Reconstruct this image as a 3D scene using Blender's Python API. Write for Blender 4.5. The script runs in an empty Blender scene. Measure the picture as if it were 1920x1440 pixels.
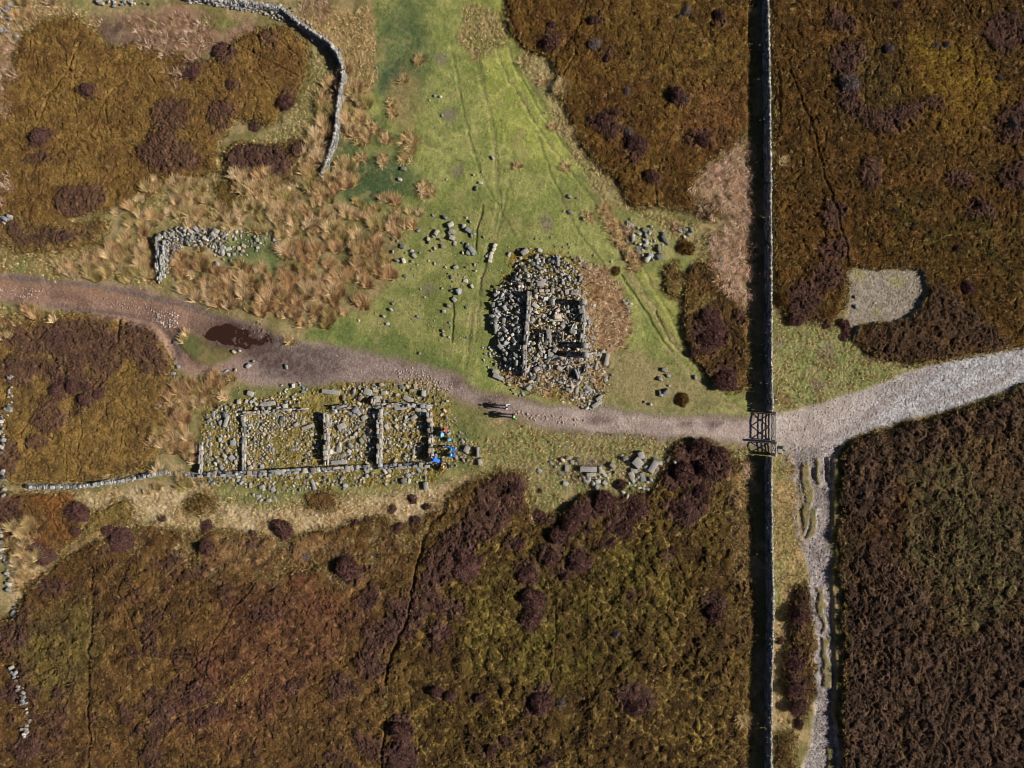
import bpy, bmesh, math, random
import numpy as np
from mathutils import Vector, Matrix, Quaternion

# ------------------------------------------------------------------ camera, light, exposure
S = bpy.context.scene
PXM = 20.0            # photograph pixels per metre of ground
CAM_H = 74.0
cam = bpy.data.cameras.new('camera'); cam_o = bpy.data.objects.new('camera', cam)
S.collection.objects.link(cam_o)
cam.sensor_fit = 'HORIZONTAL'
cam.angle = 2 * math.atan(48.0 / CAM_H)
cam.clip_end = 4000
cam_o.location = (0, 0, CAM_H)
S.camera = cam_o

SUN_EL = math.radians(33.0)
sun_h = Vector((0.997, -0.074, 0)).normalized()
sun_v = Vector((sun_h.x * math.cos(SUN_EL), sun_h.y * math.cos(SUN_EL), math.sin(SUN_EL)))
W = bpy.data.worlds.new('World'); S.world = W; W.use_nodes = True
nt = W.node_tree
sky = nt.nodes.new('ShaderNodeTexSky'); sky.sky_type = 'NISHITA'; sky.sun_disc = False
sky.sun_elevation = SUN_EL; sky.air_density = 0.32; sky.dust_density = 0.4; sky.ozone_density = 0.6
sky.sun_rotation = math.atan2(sun_h.x, sun_h.y)
bg = nt.nodes['Background']; bg.inputs[1].default_value = 0.05
nt.links.new(sky.outputs[0], bg.inputs[0])
sun = bpy.data.lights.new('sun', 'SUN'); sun.energy = 5.0; sun.angle = math.radians(0.5)
sun.color = (1.0, 0.94, 0.86)
sun_o = bpy.data.objects.new('sun', sun); S.collection.objects.link(sun_o)
sun_o.location = sun_v * 100
sun_o.rotation_euler = (-sun_v).to_track_quat('-Z', 'Y').to_euler()
S.cycles.filter_width = 1.0
S.view_settings.view_transform = 'Standard'
S.view_settings.look = 'None'
S.view_settings.exposure = 0.35
S.view_settings.gamma = 1.0
S.view_settings.use_curve_mapping = False

COL = S.collection
random.seed(7)
RNG = np.random.default_rng(11)
F = np.float32

# ------------------------------------------------------------------ helpers
def lin(c):
    c = np.asarray(c, dtype=np.float64) / 255.0
    return np.where(c <= 0.04045, c / 12.92, ((c + 0.055) / 1.055) ** 2.4)
KALB = 0.92
SATUR = 0.88
def A(r, g, b, k=1.0):
    """the base colour whose sunlit look is about this display colour"""
    return (lin((r, g, b)) * KALB * k).astype(F)

def P(px, py):
    return ((px - 960.0) / PXM, (720.0 - py) / PXM)

def tag(o, label=None, cat=None, group=None, kind=None):
    if label: o['label'] = label
    if cat: o['category'] = cat
    if group: o['group'] = group
    if kind: o['kind'] = kind
    elif cat: o['kind'] = 'thing'
    return o

def empty(name, loc, rz=0.0):
    o = bpy.data.objects.new(name, None); COL.objects.link(o)
    o.location = loc; o.rotation_euler = (0, 0, rz); o.empty_display_size = 0.2
    return o

def mesh_np(name, verts, faces, cols=None, smooth=False, mat_index=None):
    """faces: list of int arrays (n x 3 / n x 4)"""
    me = bpy.data.meshes.new(name)
    verts = np.ascontiguousarray(verts, dtype=F)
    me.vertices.add(len(verts)); me.vertices.foreach_set('co', verts.ravel())
    loops = np.concatenate([np.asarray(f, dtype=np.int32).ravel() for f in faces])
    totals = np.concatenate([np.full(len(f), np.asarray(f).shape[1], dtype=np.int32) for f in faces])
    starts = np.concatenate([[0], np.cumsum(totals)[:-1]]).astype(np.int32)
    me.loops.add(len(loops)); me.loops.foreach_set('vertex_index', loops)
    me.polygons.add(len(totals)); me.polygons.foreach_set('loop_start', starts)
    me.polygons.foreach_set('loop_total', totals)
    if smooth: me.polygons.foreach_set('use_smooth', np.ones(len(totals), dtype=bool))
    if mat_index is not None: me.polygons.foreach_set('material_index', np.asarray(mat_index, dtype=np.int32))
    if cols is not None:
        at = me.attributes.new('Col', 'FLOAT_COLOR', 'POINT')
        c4 = np.ones((len(verts), 4), dtype=F); c4[:, :3] = cols
        at.data.foreach_set('color', c4.ravel())
    me.update(calc_edges=True)
    return me

def link(name, me, mats, parent=None, loc=None):
    o = bpy.data.objects.new(name, me); COL.objects.link(o)
    for m in (mats if isinstance(mats, (list, tuple)) else [mats]):
        if m.name not in [mm.name for mm in me.materials if mm]: me.materials.append(m)
    if parent: o.parent = parent
    if loc is not None: o.location = loc
    return o

# ------------------------------------------------------------------ materials
def surface_mat(name, source, rough=0.9, spec=0.15, scale=6.0, lo=0.75, hi=1.25, bump=0.0, bscale=20.0, detail=4.0):
    """source: 'attr' (Col attribute), 'object' (object colour) or an rgb base colour; times fine procedural mottling"""
    m = bpy.data.materials.new(name); m.use_nodes = True
    n = m.node_tree.nodes; l = m.node_tree.links
    b = n['Principled BSDF']; b.inputs['Roughness'].default_value = rough
    b.inputs['Specular IOR Level'].default_value = spec
    tc = n.new('ShaderNodeTexCoord')
    src = tc.outputs['Object']
    no = n.new('ShaderNodeTexNoise'); no.inputs['Scale'].default_value = scale; no.inputs['Detail'].default_value = detail
    no.inputs['Roughness'].default_value = 0.65
    l.new(src, no.inputs['Vector'])
    mr = n.new('ShaderNodeMapRange'); mr.inputs[1].default_value = 0.3; mr.inputs[2].default_value = 0.7
    mr.inputs[3].default_value = lo; mr.inputs[4].default_value = hi
    l.new(no.outputs[0], mr.inputs[0])
    if isinstance(source, str) and source == 'attr':
        a = n.new('ShaderNodeAttribute'); a.attribute_name = 'Col'; base = a.outputs['Color']
    elif isinstance(source, str) and source == 'object':
        a = n.new('ShaderNodeObjectInfo'); base = a.outputs['Color']
    else:
        a = n.new('ShaderNodeRGB'); a.outputs[0].default_value = (*[float(x) for x in source], 1); base = a.outputs[0]
    mx = n.new('ShaderNodeVectorMath'); mx.operation = 'SCALE'
    l.new(base, mx.inputs[0]); l.new(mr.outputs[0], mx.inputs['Scale'])
    l.new(mx.outputs[0], b.inputs['Base Color'])
    if bump > 0:
        n2 = n.new('ShaderNodeTexNoise'); n2.inputs['Scale'].default_value = bscale; n2.inputs['Detail'].default_value = 3
        l.new(src, n2.inputs['Vector'])
        bp = n.new('ShaderNodeBump'); bp.inputs['Strength'].default_value = bump; bp.inputs['Distance'].default_value = 0.05
        l.new(n2.outputs[0], bp.inputs['Height']); l.new(bp.outputs[0], b.inputs['Normal'])
    return m

M_ground = surface_mat('turf_and_soil', 'attr', 0.95, 0.08, 5.0, 0.82, 1.18, 0.4, 9.0)
M_heath = surface_mat('heather_cover', 'attr', 0.95, 0.05, 7.0, 0.7, 1.3, 0.5, 12.0)
M_gravel = surface_mat('stony_track', 'attr', 0.9, 0.15, 7.0, 0.8, 1.2, 0.7, 9.0)
M_blade = surface_mat('dry_blades', 'attr', 0.8, 0.15, 3.0, 0.85, 1.15)
M_stone = surface_mat('weathered_stone', 'object', 0.88, 0.2, 5.0, 0.72, 1.25, 0.5, 14.0)
M_rubble = surface_mat('rubble_stone', 'attr', 0.88, 0.2, 5.0, 0.75, 1.25, 0.4, 14.0)
M_bush = surface_mat('heather_sprigs', 'attr', 0.95, 0.05, 8.0, 0.7, 1.3, 0.3, 14.0)
M_wood = surface_mat('weathered_wood', A(170, 168, 160), 0.85, 0.2, 9.0, 0.7, 1.2, 0.3, 20.0)

def water_mat():
    m = bpy.data.materials.new('peaty_water'); m.use_nodes = True
    b = m.node_tree.nodes['Principled BSDF']
    b.inputs['Base Color'].default_value = (0.036, 0.016, 0.011, 1); b.inputs['Roughness'].default_value = 0.08
    b.inputs['IOR'].default_value = 1.33
    n = m.node_tree.nodes; l = m.node_tree.links
    no = n.new('ShaderNodeTexNoise'); no.inputs['Scale'].default_value = 2.0
    bp = n.new('ShaderNodeBump'); bp.inputs['Strength'].default_value = 0.05
    l.new(no.outputs[0], bp.inputs['Height']); l.new(bp.outputs[0], b.inputs['Normal'])
    return m
M_water = water_mat()

# ------------------------------------------------------------------ noise on the ground grid (all in photograph pixels)
STEP = 0.064
XS = np.arange(-54, 54.001, STEP).astype(F); YS = np.arange(-41, 41.001, STEP).astype(F)
NX, NY = len(XS), len(YS)
GX, GY = np.meshgrid(XS, YS)
PX = 960 + PXM * GX; PY = 720 - PXM * GY

def vnoise(x, y, seed):
    r = np.random.default_rng(seed).random((256, 256)).astype(F)
    xi = np.floor(x); yi = np.floor(y); fx = (x - xi).astype(F); fy = (y - yi).astype(F)
    fx = fx * fx * (3 - 2 * fx); fy = fy * fy * (3 - 2 * fy)
    x0 = xi.astype(np.int32) & 255; y0 = yi.astype(np.int32) & 255; x1 = (x0 + 1) & 255; y1 = (y0 + 1) & 255
    return (r[y0, x0] * (1 - fx) + r[y0, x1] * fx) * (1 - fy) + (r[y1, x0] * (1 - fx) + r[y1, x1] * fx) * fy

def fbm(x, y, s, seed, octs=3, gain=0.5):
    t = np.zeros(np.shape(x), dtype=F); a = 1.0; tot = 0.0
    for k in range(octs):
        t += a * vnoise(x / s + 17.3 * k, y / s + 5.1 * k, seed + k); tot += a; a *= gain; s *= 0.5
    return t / tot

def worley(x, y, s, seed):
    r = np.random.default_rng(seed).random((128, 128, 3)).astype(F)
    u = (x / s).astype(F); v = (y / s).astype(F); ui = np.floor(u).astype(np.int32); vi = np.floor(v).astype(np.int32)
    f1 = np.full(u.shape, 9, F); f2 = np.full(u.shape, 9, F); idv = np.zeros(u.shape, F)
    for dx in (-1, 0, 1):
        for dy in (-1, 0, 1):
            c = r[(vi + dy) & 127, (ui + dx) & 127]
            d = (ui + dx + c[..., 0] - u) ** 2 + (vi + dy + c[..., 1] - v) ** 2
            near = d < f1
            f2 = np.where(near, f1, np.minimum(f2, d)); idv = np.where(near, c[..., 2], idv); f1 = np.where(near, d, f1)
    return np.sqrt(f1), np.sqrt(f2), idv

def ss(a, b, x):
    t = np.clip((x - a) / (b - a), 0, 1); return t * t * (3 - 2 * t)

def blur(m, r):
    r = int(r)
    if r < 1: return m
    for ax in (0, 1):
        p = np.pad(m, [(r + 1, r) if a == ax else (0, 0) for a in (0, 1)], mode='edge')
        c = np.cumsum(p, axis=ax, dtype=np.float64)
        m = (np.take(c, range(2 * r + 1, c.shape[ax]), axis=ax) - np.take(c, range(0, c.shape[ax] - 2 * r - 1), axis=ax)) / (2 * r + 1)
    return m.astype(F)

WBX = fbm(PX, PY, 70, 1, 4, 0.6) - 0.5; WBY = fbm(PX, PY, 70, 21, 4, 0.6) - 0.5
WSX = fbm(PX, PY, 14, 31, 2) - 0.5; WSY = fbm(PX, PY, 14, 41, 2) - 0.5
WMX = fbm(PX, PY, 30, 51, 2) - 0.5; WMY = fbm(PX, PY, 30, 56, 2) - 0.5
FINE = RNG.random((NY, NX)).astype(F)

def inside(pts, x, y):
    n = len(pts); m = np.zeros(x.shape, bool)
    for i in range(n):
        x0, y0 = pts[i]; x1, y1 = pts[(i + 1) % n]
        if y0 == y1: continue
        c = ((y0 > y) != (y1 > y)) & (x < (x1 - x0) * (y - y0) / (y1 - y0) + x0)
        m ^= c
    return m

def window(x0, y0, x1, y1, pad):
    i0 = max(0, int(((x0 - pad - 960) / PXM + 54) / STEP)); i1 = min(NX, int(((x1 + pad - 960) / PXM + 54) / STEP) + 2)
    j0 = max(0, int(((720 - y1 - pad) / PXM + 41) / STEP)); j1 = min(NY, int(((720 - y0 + pad) / PXM + 41) / STEP) + 2)
    return slice(j0, max(j0, j1)), slice(i0, max(i0, i1))

def poly(pts, warp=1.0, soft=0.0):
    """mask of a polygon in photograph pixels; warp = how ragged, soft = half width in px of the fade"""
    a = np.array(pts, float); pad = 30 * warp + soft * 2 + 6
    w = window(a[:, 0].min(), a[:, 1].min(), a[:, 0].max(), a[:, 1].max(), pad)
    out = np.zeros((NY, NX), F)
    x = PX[w] + warp * (34 * WBX[w] + 12 * WSX[w] + 15 * WMX[w]); y = PY[w] + warp * (34 * WBY[w] + 12 * WSY[w] + 15 * WMY[w])
    m = inside(pts, x, y).astype(F)
    if soft > 0: m = blur(blur(m, soft / PXM / STEP * 0.7), soft / PXM / STEP * 0.7)
    out[w] = m
    return out

def blob(cx, cy, rx, ry=None, warp=0.6, soft=2.0, rot=0.0):
    ry = ry or rx; pad = 24 * warp + soft * 2 + 6; rr = max(rx, ry)
    w = window(cx - rr, cy - rr, cx + rr, cy + rr, pad)
    out = np.zeros((NY, NX), F)
    x = PX[w] + warp * (30 * WBX[w] + 10 * WSX[w]) - cx; y = PY[w] + warp * (30 * WBY[w] + 10 * WSY[w]) - cy
    c, s = math.cos(math.radians(rot)), math.sin(math.radians(rot))
    d = np.sqrt(((x * c + y * s) / rx) ** 2 + ((-x * s + y * c) / ry) ** 2)
    k = max(soft / min(rx, ry), 0.02)
    out[w] = 1 - ss(1 - k, 1 + k, d)
    return out

def stroke(pts, width, warp=0.3, soft=1.0):
    a = np.array(pts, float); pad = width + 24 * warp + soft + 4
    w = window(a[:, 0].min(), a[:, 1].min(), a[:, 0].max(), a[:, 1].max(), pad)
    out = np.zeros((NY, NX), F)
    x = PX[w] + warp * (30 * WBX[w] + 10 * WSX[w]); y = PY[w] + warp * (30 * WBY[w] + 10 * WSY[w])
    d = np.full(x.shape, 1e6, F)
    for (x0, y0), (x1, y1) in zip(pts[:-1], pts[1:]):
        ux, uy = x1 - x0, y1 - y0; L = ux * ux + uy * uy + 1e-9
        t = np.clip(((x - x0) * ux + (y - y0) * uy) / L, 0, 1)
        d = np.minimum(d, np.hypot(x - x0 - t * ux, y - y0 - t * uy))
    out[w] = 1 - ss(width / 2 - soft, width / 2 + soft, d)
    return out

# ------------------------------------------------------------------ ground colours and relief
colr = np.empty((NY, NX, 3), F); colr[:] = A(126, 112, 66)
HGT = (0.10 * (fbm(PX, PY, 260, 61, 3) - 0.5)).astype(F)
HM = np.zeros((NY, NX), F)          # heather cover
CLS = np.zeros((NY, NX), np.uint8)  # 0 turf 1 heather 2 dirt track 3 gravel road 4 rutted path 5 gravel
BIG = np.zeros((NY, NX), F); ROUGH = np.zeros((NY, NX), F); STRAW = np.zeros((NY, NX), F); PURP = np.zeros((NY, NX), F)
N1 = fbm(PX, PY, 90, 71, 4); N2 = fbm(PX, PY, 26, 81, 3); N3 = fbm(PX, PY, 7, 91, 2)
N4 = fbm(PX + 400, PY, 150, 95, 4, 0.6)

def paint(m, c1, c2=None, n=None, amount=1.0):
    global colr
    c = np.asarray(c1, F)
    if c2 is not None:
        n = N2 if n is None else n
        t = ss(0.36, 0.64, n)[..., None]
        c = c * (1 - t) + np.asarray(c2, F) * t
    mm = (m * amount)[..., None]
    colr = colr * (1 - mm) + c * mm

STRAWC = A(158, 136, 88); OLIVE = A(118, 108, 58)
# rough base everywhere: straw and olive mixed
paint(np.ones_like(HM), STRAWC, OLIVE, N2)

GREEN = [(700,-60),(945,-60),(960,60),(985,95),(1045,200),(1095,290),(1125,320),(1165,390),(1250,400),(1300,430),(1310,480),(1270,520),(1275,600),(1300,660),(1345,715),(1405,745),(1405,785),(1250,775),(1100,765),(990,755),(900,730),(800,690),(700,655),(560,640),(600,605),(680,580),(735,540),(745,470),(790,430),(800,385),(700,380),(640,370),(640,300),(660,260),(690,180),(700,90)]
g = poly(GREEN, 0.7, 8)
paint(g, A(128, 136, 58), A(146, 146, 72), N2)
paint(poly([(930,-60),(945,-60),(965,70),(1010,140),(1080,290),(1050,330),(990,280),(930,250),(900,150),(880,50)], 0.8, 25), A(142, 150, 48), A(158, 160, 60), N2, 0.8)
paint(poly([(700,380),(900,370),(1000,420),(960,560),(900,640),(800,680),(640,640),(620,610),(740,540),(760,450)], 0.8, 20), A(118, 124, 56), A(138, 134, 70), N2, 0.8)
paint(poly([(560,625),(640,600),(760,630),(860,690),(860,715),(760,690),(640,660)], 0.6, 10), A(98, 114, 50), A(120, 128, 56), N2, 0.8)
paint(blob(755, 90, 58, 105, 1.6, 30), A(78, 94, 54), A(98, 110, 60), N2, 0.9); paint(stroke([(700,250),(760,330),(790,350)], 50, 1.2, 14), A(84, 98, 54), A(104, 114, 60), N2, 0.7)
paint(blob(735, 150, 36, 40, 1.2, 16), A(72, 88, 58), A(92, 104, 62), N2, 0.8)
paint(blob(700, 335, 70, 46, 1.2, 14), A(66, 86, 50), A(84, 98, 58), N2, 0.95)
paint(blob(650, 290, 26, 60, 1.0, 12), A(74, 92, 52), A(92, 104, 60), N2, 0.8)
paint(poly([(1175,500),(1230,520),(1270,570),(1285,640),(1320,690),(1300,690),(1240,620),(1200,560)], 0.5, 6), A(142, 146, 56), A(154, 150, 64), N2, 0.9)
paint(poly([(1090,300),(1140,350),(1170,400),(1260,405),(1300,440),(1260,500),(1200,500),(1150,440),(1110,370)], 0.8, 8), A(126, 124, 64), A(144, 136, 76), N2, 0.8)
paint(poly([(1130,650),(1200,650),(1330,740),(1400,770),(1200,770),(1100,765)], 0.7, 14), A(136, 124, 76), A(146, 128, 84), N2, 0.85)
paint(poly([(870,60),(910,0),(935,60),(930,110),(890,110)], 1.0, 8), A(140, 120, 66), A(120, 112, 58), N2, 0.8)
paint(blob(760, 190, 34, 60, 1.2, 12), A(150, 128, 78), A(120, 112, 60), N2, 0.8)
# worn trods in the turf
for st, wd, c in (([(1125,375),(1180,510),(1230,590),(1275,655),(1330,710)], 12, (150, 132, 88)), ([(1255,660),(1310,720),(1385,770)], 10, (156, 138, 92)), ([(965,90),(1040,230),(1110,350),(1130,385)], 8, (112, 108, 52))):
    paint(stroke(st, wd, 0.4, 5), A(*c), None, None, 0.8)
for st in ([(1165,515),(1205,575),(1245,640),(1262,660)], [(1150,450),(1180,500)], [(1228,585),(1240,605),(1258,640),(1285,668)], [(905,385),(893,430),(892,470)], [(848,555),(848,600),(846,640)]):
    m = stroke(st, 4, 0.3, 2); HGT -= 0.10 * m; paint(m, A(96, 92, 44), None, None, 0.6)
for st, wd, c, am in (([(905,20),(935,110),(985,210),(1050,300),(1110,375),(1165,470),(1215,560),(1265,640),(1320,705),(1390,765)], 5, (160, 150, 84), .6), ([(930,20),(960,110),(1008,205),(1072,295),(1128,370),(1182,465),(1232,555),(1282,635),(1335,700)], 5, (164, 154, 88), .55),
                     ([(885,60),(905,160),(930,270),(935,380),(905,500),(880,600),(870,690)], 9, (146, 138, 80), .5), ([(960,330),(935,420),(900,520),(890,640)], 6, (152, 140, 84), .45), ([(850,100),(870,220),(905,330),(960,440)], 5, (104, 114, 52), .6), ([(1010,260),(1040,350),(1090,440),(1140,500)], 5, (106, 112, 52), .55)):
    m = stroke(st, wd, 0.5, 3); HGT -= 0.05 * m; paint(m * ss(.25, .5, N2), A(*c), None, None, am)
# straw grass: west of the curved wall, below the long ruin, south of the track, beside the boundary wall
for pts, c1, c2 in (
    ([(560,30),(700,10),(700,120),(680,250),(640,260),(640,110),(600,70)], (166, 136, 84), (140, 118, 66)),
    ([(585,100),(632,130),(625,210),(605,290),(540,300),(450,300),(470,260),(560,210),(590,150)], (148, 136, 82), (116, 114, 58)),
    ([(60,920),(200,925),(380,905),(560,930),(820,910),(900,880),(960,870),(1000,930),(900,980),(700,1000),(520,1010),(330,985),(170,1010),(100,1060),(40,1150),(20,1100)], (190, 166, 122), (160, 132, 88)),
    ([(850,840),(1000,800),(1100,815),(1260,822),(1400,838),(1402,930),(1375,860),(1300,830),(1240,870),(1180,935),(1080,920),(1020,960),(960,930),(900,890)], (148, 138, 84), (122, 124, 64)),
    ([(1452,860),(1500,850),(1508,1000),(1520,1100),(1490,1110),(1475,1250),(1480,1340),(1500,1360),(1470,1440),(1450,1440)], (176, 146, 92), (142, 124, 66)),
    ([(1452,590),(1500,620),(1590,600),(1600,640),(1660,675),(1720,690),(1560,750),(1455,775)], (140, 140, 78), (116, 124, 58)),
    ([(985,90),(1045,105),(1062,200),(1092,272),(1130,318),(1165,392),(1125,375),(1070,285),(1030,195),(990,130)], (158, 142, 88), (128, 122, 60)),
    ([(870,10),(935,20),(945,80),(900,110),(860,70)], (150, 132, 76), (124, 120, 58)),
    ([(1160,385),(1260,400),(1320,430),(1340,520),(1300,480),(1240,425)], (150, 136, 78), (130, 126, 60)),
    ([(430,270),(470,330),(430,420),(360,430),(280,400),(300,330),(390,350),(400,300)], (156, 136, 84), (128, 118, 62)),
    ([(-60,0),(190,20),(180,60),(40,60),(30,130),(-60,160)], (166, 132, 86), (146, 118, 78)),
    ([(-60,570),(150,585),(60,600),(-60,680)], (156, 138, 84), (124, 116, 62)),
    ([(0,455),(180,470),(290,450),(300,540),(150,520),(-60,512)], (150, 124, 72), (124, 108, 56)),
    ):
    m = poly(pts, 0.9, 7); m = m * (1 - .0 * m); paint(m, A(*c1), A(*c2), N2); STRAW = np.maximum(STRAW, m)
paint(poly([(180,20),(330,20),(480,40),(470,100),(340,110),(260,95),(210,85)], 1.0, 10), A(150, 114, 88), A(120, 92, 66), N2)
paint(poly([(165,25),(215,15),(250,70),(330,70),(320,80),(240,85),(200,75)], 1.0, 9), A(106, 82, 68), A(124, 96, 78), N2)
paint(blob(415, 45, 32, 12, 1.0, 8), A(128, 124, 58), A(110, 108, 50), N2)
paint(blob(150, 12, 16, 26, 1.0, 8), A(132, 130, 60), None, None, 0.8)
paint(blob(35, 500, 18, 14, 1.0, 8), A(108, 116, 60), None, None, 0.8)
paint(poly([(430,440),(520,430),(530,480),(510,520),(440,510),(420,470)], 0.7, 6), A(98, 108, 56), A(122, 120, 70), N2)
paint(blob(550, 380, 14, 18, 0.8, 5), A(86, 102, 54))
paint(poly([(850,770),(960,800),(1060,830),(1040,880),(960,860),(900,890),(860,860)], 1.0, 12), A(120, 124, 58), A(138, 132, 70), N2, 0.75)
paint(poly([(1452,860),(1480,862),(1484,900),(1456,910)], .5, 6), A(126, 132, 62), None, None, .8); paint(poly([(1452,1040),(1466,1050),(1470,1150),(1454,1160)], .5, 5), A(118, 126, 56), None, None, .7)
# turf around the long ruin
paint(poly([(440,720),(660,715),(830,735),(900,770),(905,880),(820,905),(560,930),(420,945),(400,900),(360,890),(385,760)], 0.6, 8), A(120, 116, 58), A(104, 108, 50), N2)
paint(poly([(370,770),(520,745),(640,730),(840,740),(845,890),(600,895),(380,895)], 0.6, 8), A(136, 116, 56), A(112, 106, 50), N3, 0.85)
paint(poly([(400,910),(560,915),(800,905),(870,880),(860,910),(700,930),(520,960),(420,945)], 0.6, 8), A(116, 120, 60), A(146, 136, 80), N2, 0.8)
# tall ruin: moss and dead bracken round it
paint(poly([(960,470),(1060,465),(1110,510),(1120,560),(1090,600),(960,560)], 0.8, 8), A(132, 116, 50), A(112, 104, 50), N3)
paint(poly([(1085,490),(1140,505),(1170,550),(1182,620),(1160,655),(1100,660),(1085,580)], 0.6, 6), A(178, 140, 104), A(152, 118, 76), N3)
paint(poly([(930,710),(1000,690),(1140,660),(1140,735),(1080,760),(990,735)], 0.7, 6), A(156, 116, 72), A(126, 110, 62), N3)
paint(poly([(985,545),(1090,545),(1095,700),(980,705)], 0.3, 4), A(140, 112, 84), A(120, 96, 70), N3)

paint(poly([(1290,345),(1345,300),(1404,255),(1408,560),(1385,570),(1345,530),(1325,460),(1372,410),(1320,400)], 0.9, 8), A(190, 150, 126), A(146, 126, 82), fbm(PX * 1.6, PY * .5, 16, 451, 3), 0.85)
# --- heather moor -------------------------------------------------------------------------------------------
def heath(pts, c1, c2, warp=1.0, soft=2.5, big=0.0, rough=0.0, n=None):
    global HM, BIG, ROUGH
    m = poly(pts, warp, soft)
    paint(ss(0.3, 0.6, m), A(*c1), A(*c2), n)
    HM = np.maximum(HM, m); k = ss(0.3, 0.6, m)
    BIG = BIG * (1 - k) + big * k; ROUGH = ROUGH * (1 - k) + rough * k
    return m
heath([(-70,140),(28,125),(35,75),(75,42),(130,38),(175,55),(200,90),(260,85),(330,110),(400,118),(450,70),(490,48),(545,55),(582,90),(575,150),(552,200),(500,235),(440,225),(415,260),(410,330),(300,335),(285,365),(240,388),(190,395),(100,420),(30,400),(-70,400)], (112, 86, 38), (98, 72, 34), 0.7)
heath([(-70,400),(60,405),(200,420),(190,460),(60,480),(-70,450)], (112, 88, 46), (90, 68, 40), 1.0)
heath([(400,345),(470,340),(500,350),(480,390),(415,390)], (98, 78, 34), (84, 66, 30), 0.7)
heath([(430,285),(560,265),(580,280),(540,340),(460,350),(430,330)], (84, 62, 36), (74, 54, 36), 0.7)
heath([(-70,640),(20,600),(130,588),(220,588),(290,598),(318,640),(322,690),(308,745),(315,800),(290,860),(250,885),(150,898),(40,905),(-70,900)], (116, 90, 42), (98, 76, 38), 0.5)
heath([(-70,925),(60,930),(135,922),(172,965),(150,1005),(110,1035),(60,1050),(-70,1000)], (112, 74, 34), (96, 70, 36), 0.6)
heath([(175,965),(240,935),(250,970),(190,1000),(150,1010)], (112, 92, 44), (98, 80, 38), 0.4)
heath([(350,945),(375,925),(405,935),(405,955),(375,965),(350,958)], (94, 74, 34), (84, 66, 32), 0.3)
heath([(578,930),(600,922),(632,924),(634,945),(610,956),(580,952)], (94, 70, 36), (82, 58, 32), 0.3)
heath([(60,1095),(110,1045),(180,1012),(255,985),(330,992),(420,1000),(540,1010),(640,985),(720,965),(760,985),(800,965),(832,950),(870,905),(935,885),(975,888),(985,930),(1000,985),(1060,960),(1100,925),(1150,930),(1215,925),(1240,880),(1262,832),(1320,825),(1368,850),(1392,900),(1400,960),(1408,1200),(1404,1500),(-70,1500),(-70,1185),(35,1160)], (94, 68, 34), (78, 56, 30), 0.6, 2.5, 0.35)
# the big moor changes from rust brown in the west to olive cushions in the east
fr = poly([(170,1000),(330,950),(560,960),(830,940),(840,985),(740,1040),(640,1090),(420,1075),(250,1030)], 1.2, 26)
kl = fr * ss(0.46, 0.62, 0.6 * fbm(PX, PY, 18, 411, 3) + 0.4 * N2); kl = kl * (HM > 0.3)
HM = HM * (1 - 0.72 * kl); paint(kl, A(176, 150, 110), A(150, 118, 80), N3, 0.85)
fr = poly([(1340,860),(1405,860),(1405,1250),(1380,1200),(1360,1000)], 1.0, 16); kl = fr * ss(0.5, 0.64, fbm(PX, PY, 16, 415, 3)) * (HM > 0.3)
HM = HM * (1 - 0.6 * kl); paint(kl, A(160, 132, 90), A(130, 102, 60), N3, 0.8)
wp_ = ss(.53, .60, .55 * fbm(PX * .8 + PY * .6, (PY * .8 - PX * .6) * .55, 70, 421, 4, .6) + .45 * fbm(PX, PY, 24, 425, 3)) * (HM > .3) * (PY > 1030) * (PX < 1405)
paint(wp_, A(78, 54, 46), A(66, 46, 38), N3, 0.75); PURP = np.maximum(PURP, .8 * wp_)
e = poly([(740,1230),(790,1030),(860,920),(1000,985),(1240,880),(1330,825),(1420,900),(1420,1500),(700,1500)], 2.2, 60) * ss(0.4, 0.7, HM)
paint(e, A(80, 63, 25), A(66, 49, 23), N2, 0.85); BIG = np.maximum(BIG, e)
paint(poly([(860,1130),(1000,1030),(1240,1010),(1290,1080),(1200,1250),(1000,1300),(880,1260)], 1.4, 30) * e, A(84, 76, 24), A(74, 60, 24), N2, 0.6)
paint(poly([(40,1180),(160,1120),(200,1220),(140,1300),(60,1300)], 1.6, 24) * HM, A(96, 82, 36), A(80, 66, 34), N2, 0.8)
paint(poly([(420,1120),(560,1080),(700,1140),(600,1260),(440,1400),(330,1360)], 1.8, 30) * HM, A(100, 64, 44), A(82, 52, 38), N2, 0.7)
paint(poly([(380,1010),(640,1000),(640,1060),(520,1060),(400,1050)], 1.6, 24) * HM, A(136, 104, 66), A(100, 74, 42), N2, 0.75)
paint(blob(606, 1126, 32, 25, 1.1, 9), A(100, 62, 42), A(86, 54, 38), N2, 0.8)
paint(blob(565, 1070, 30, 24, 0.8, 6), A(98, 58, 36), A(84, 52, 32), N2, 0.7)
paint(poly([(1360,880),(1400,900),(1402,1100),(1375,1080),(1370,960)], 0.8, 10), A(150, 122, 80), A(104, 80, 46), N3, 0.7)
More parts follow.
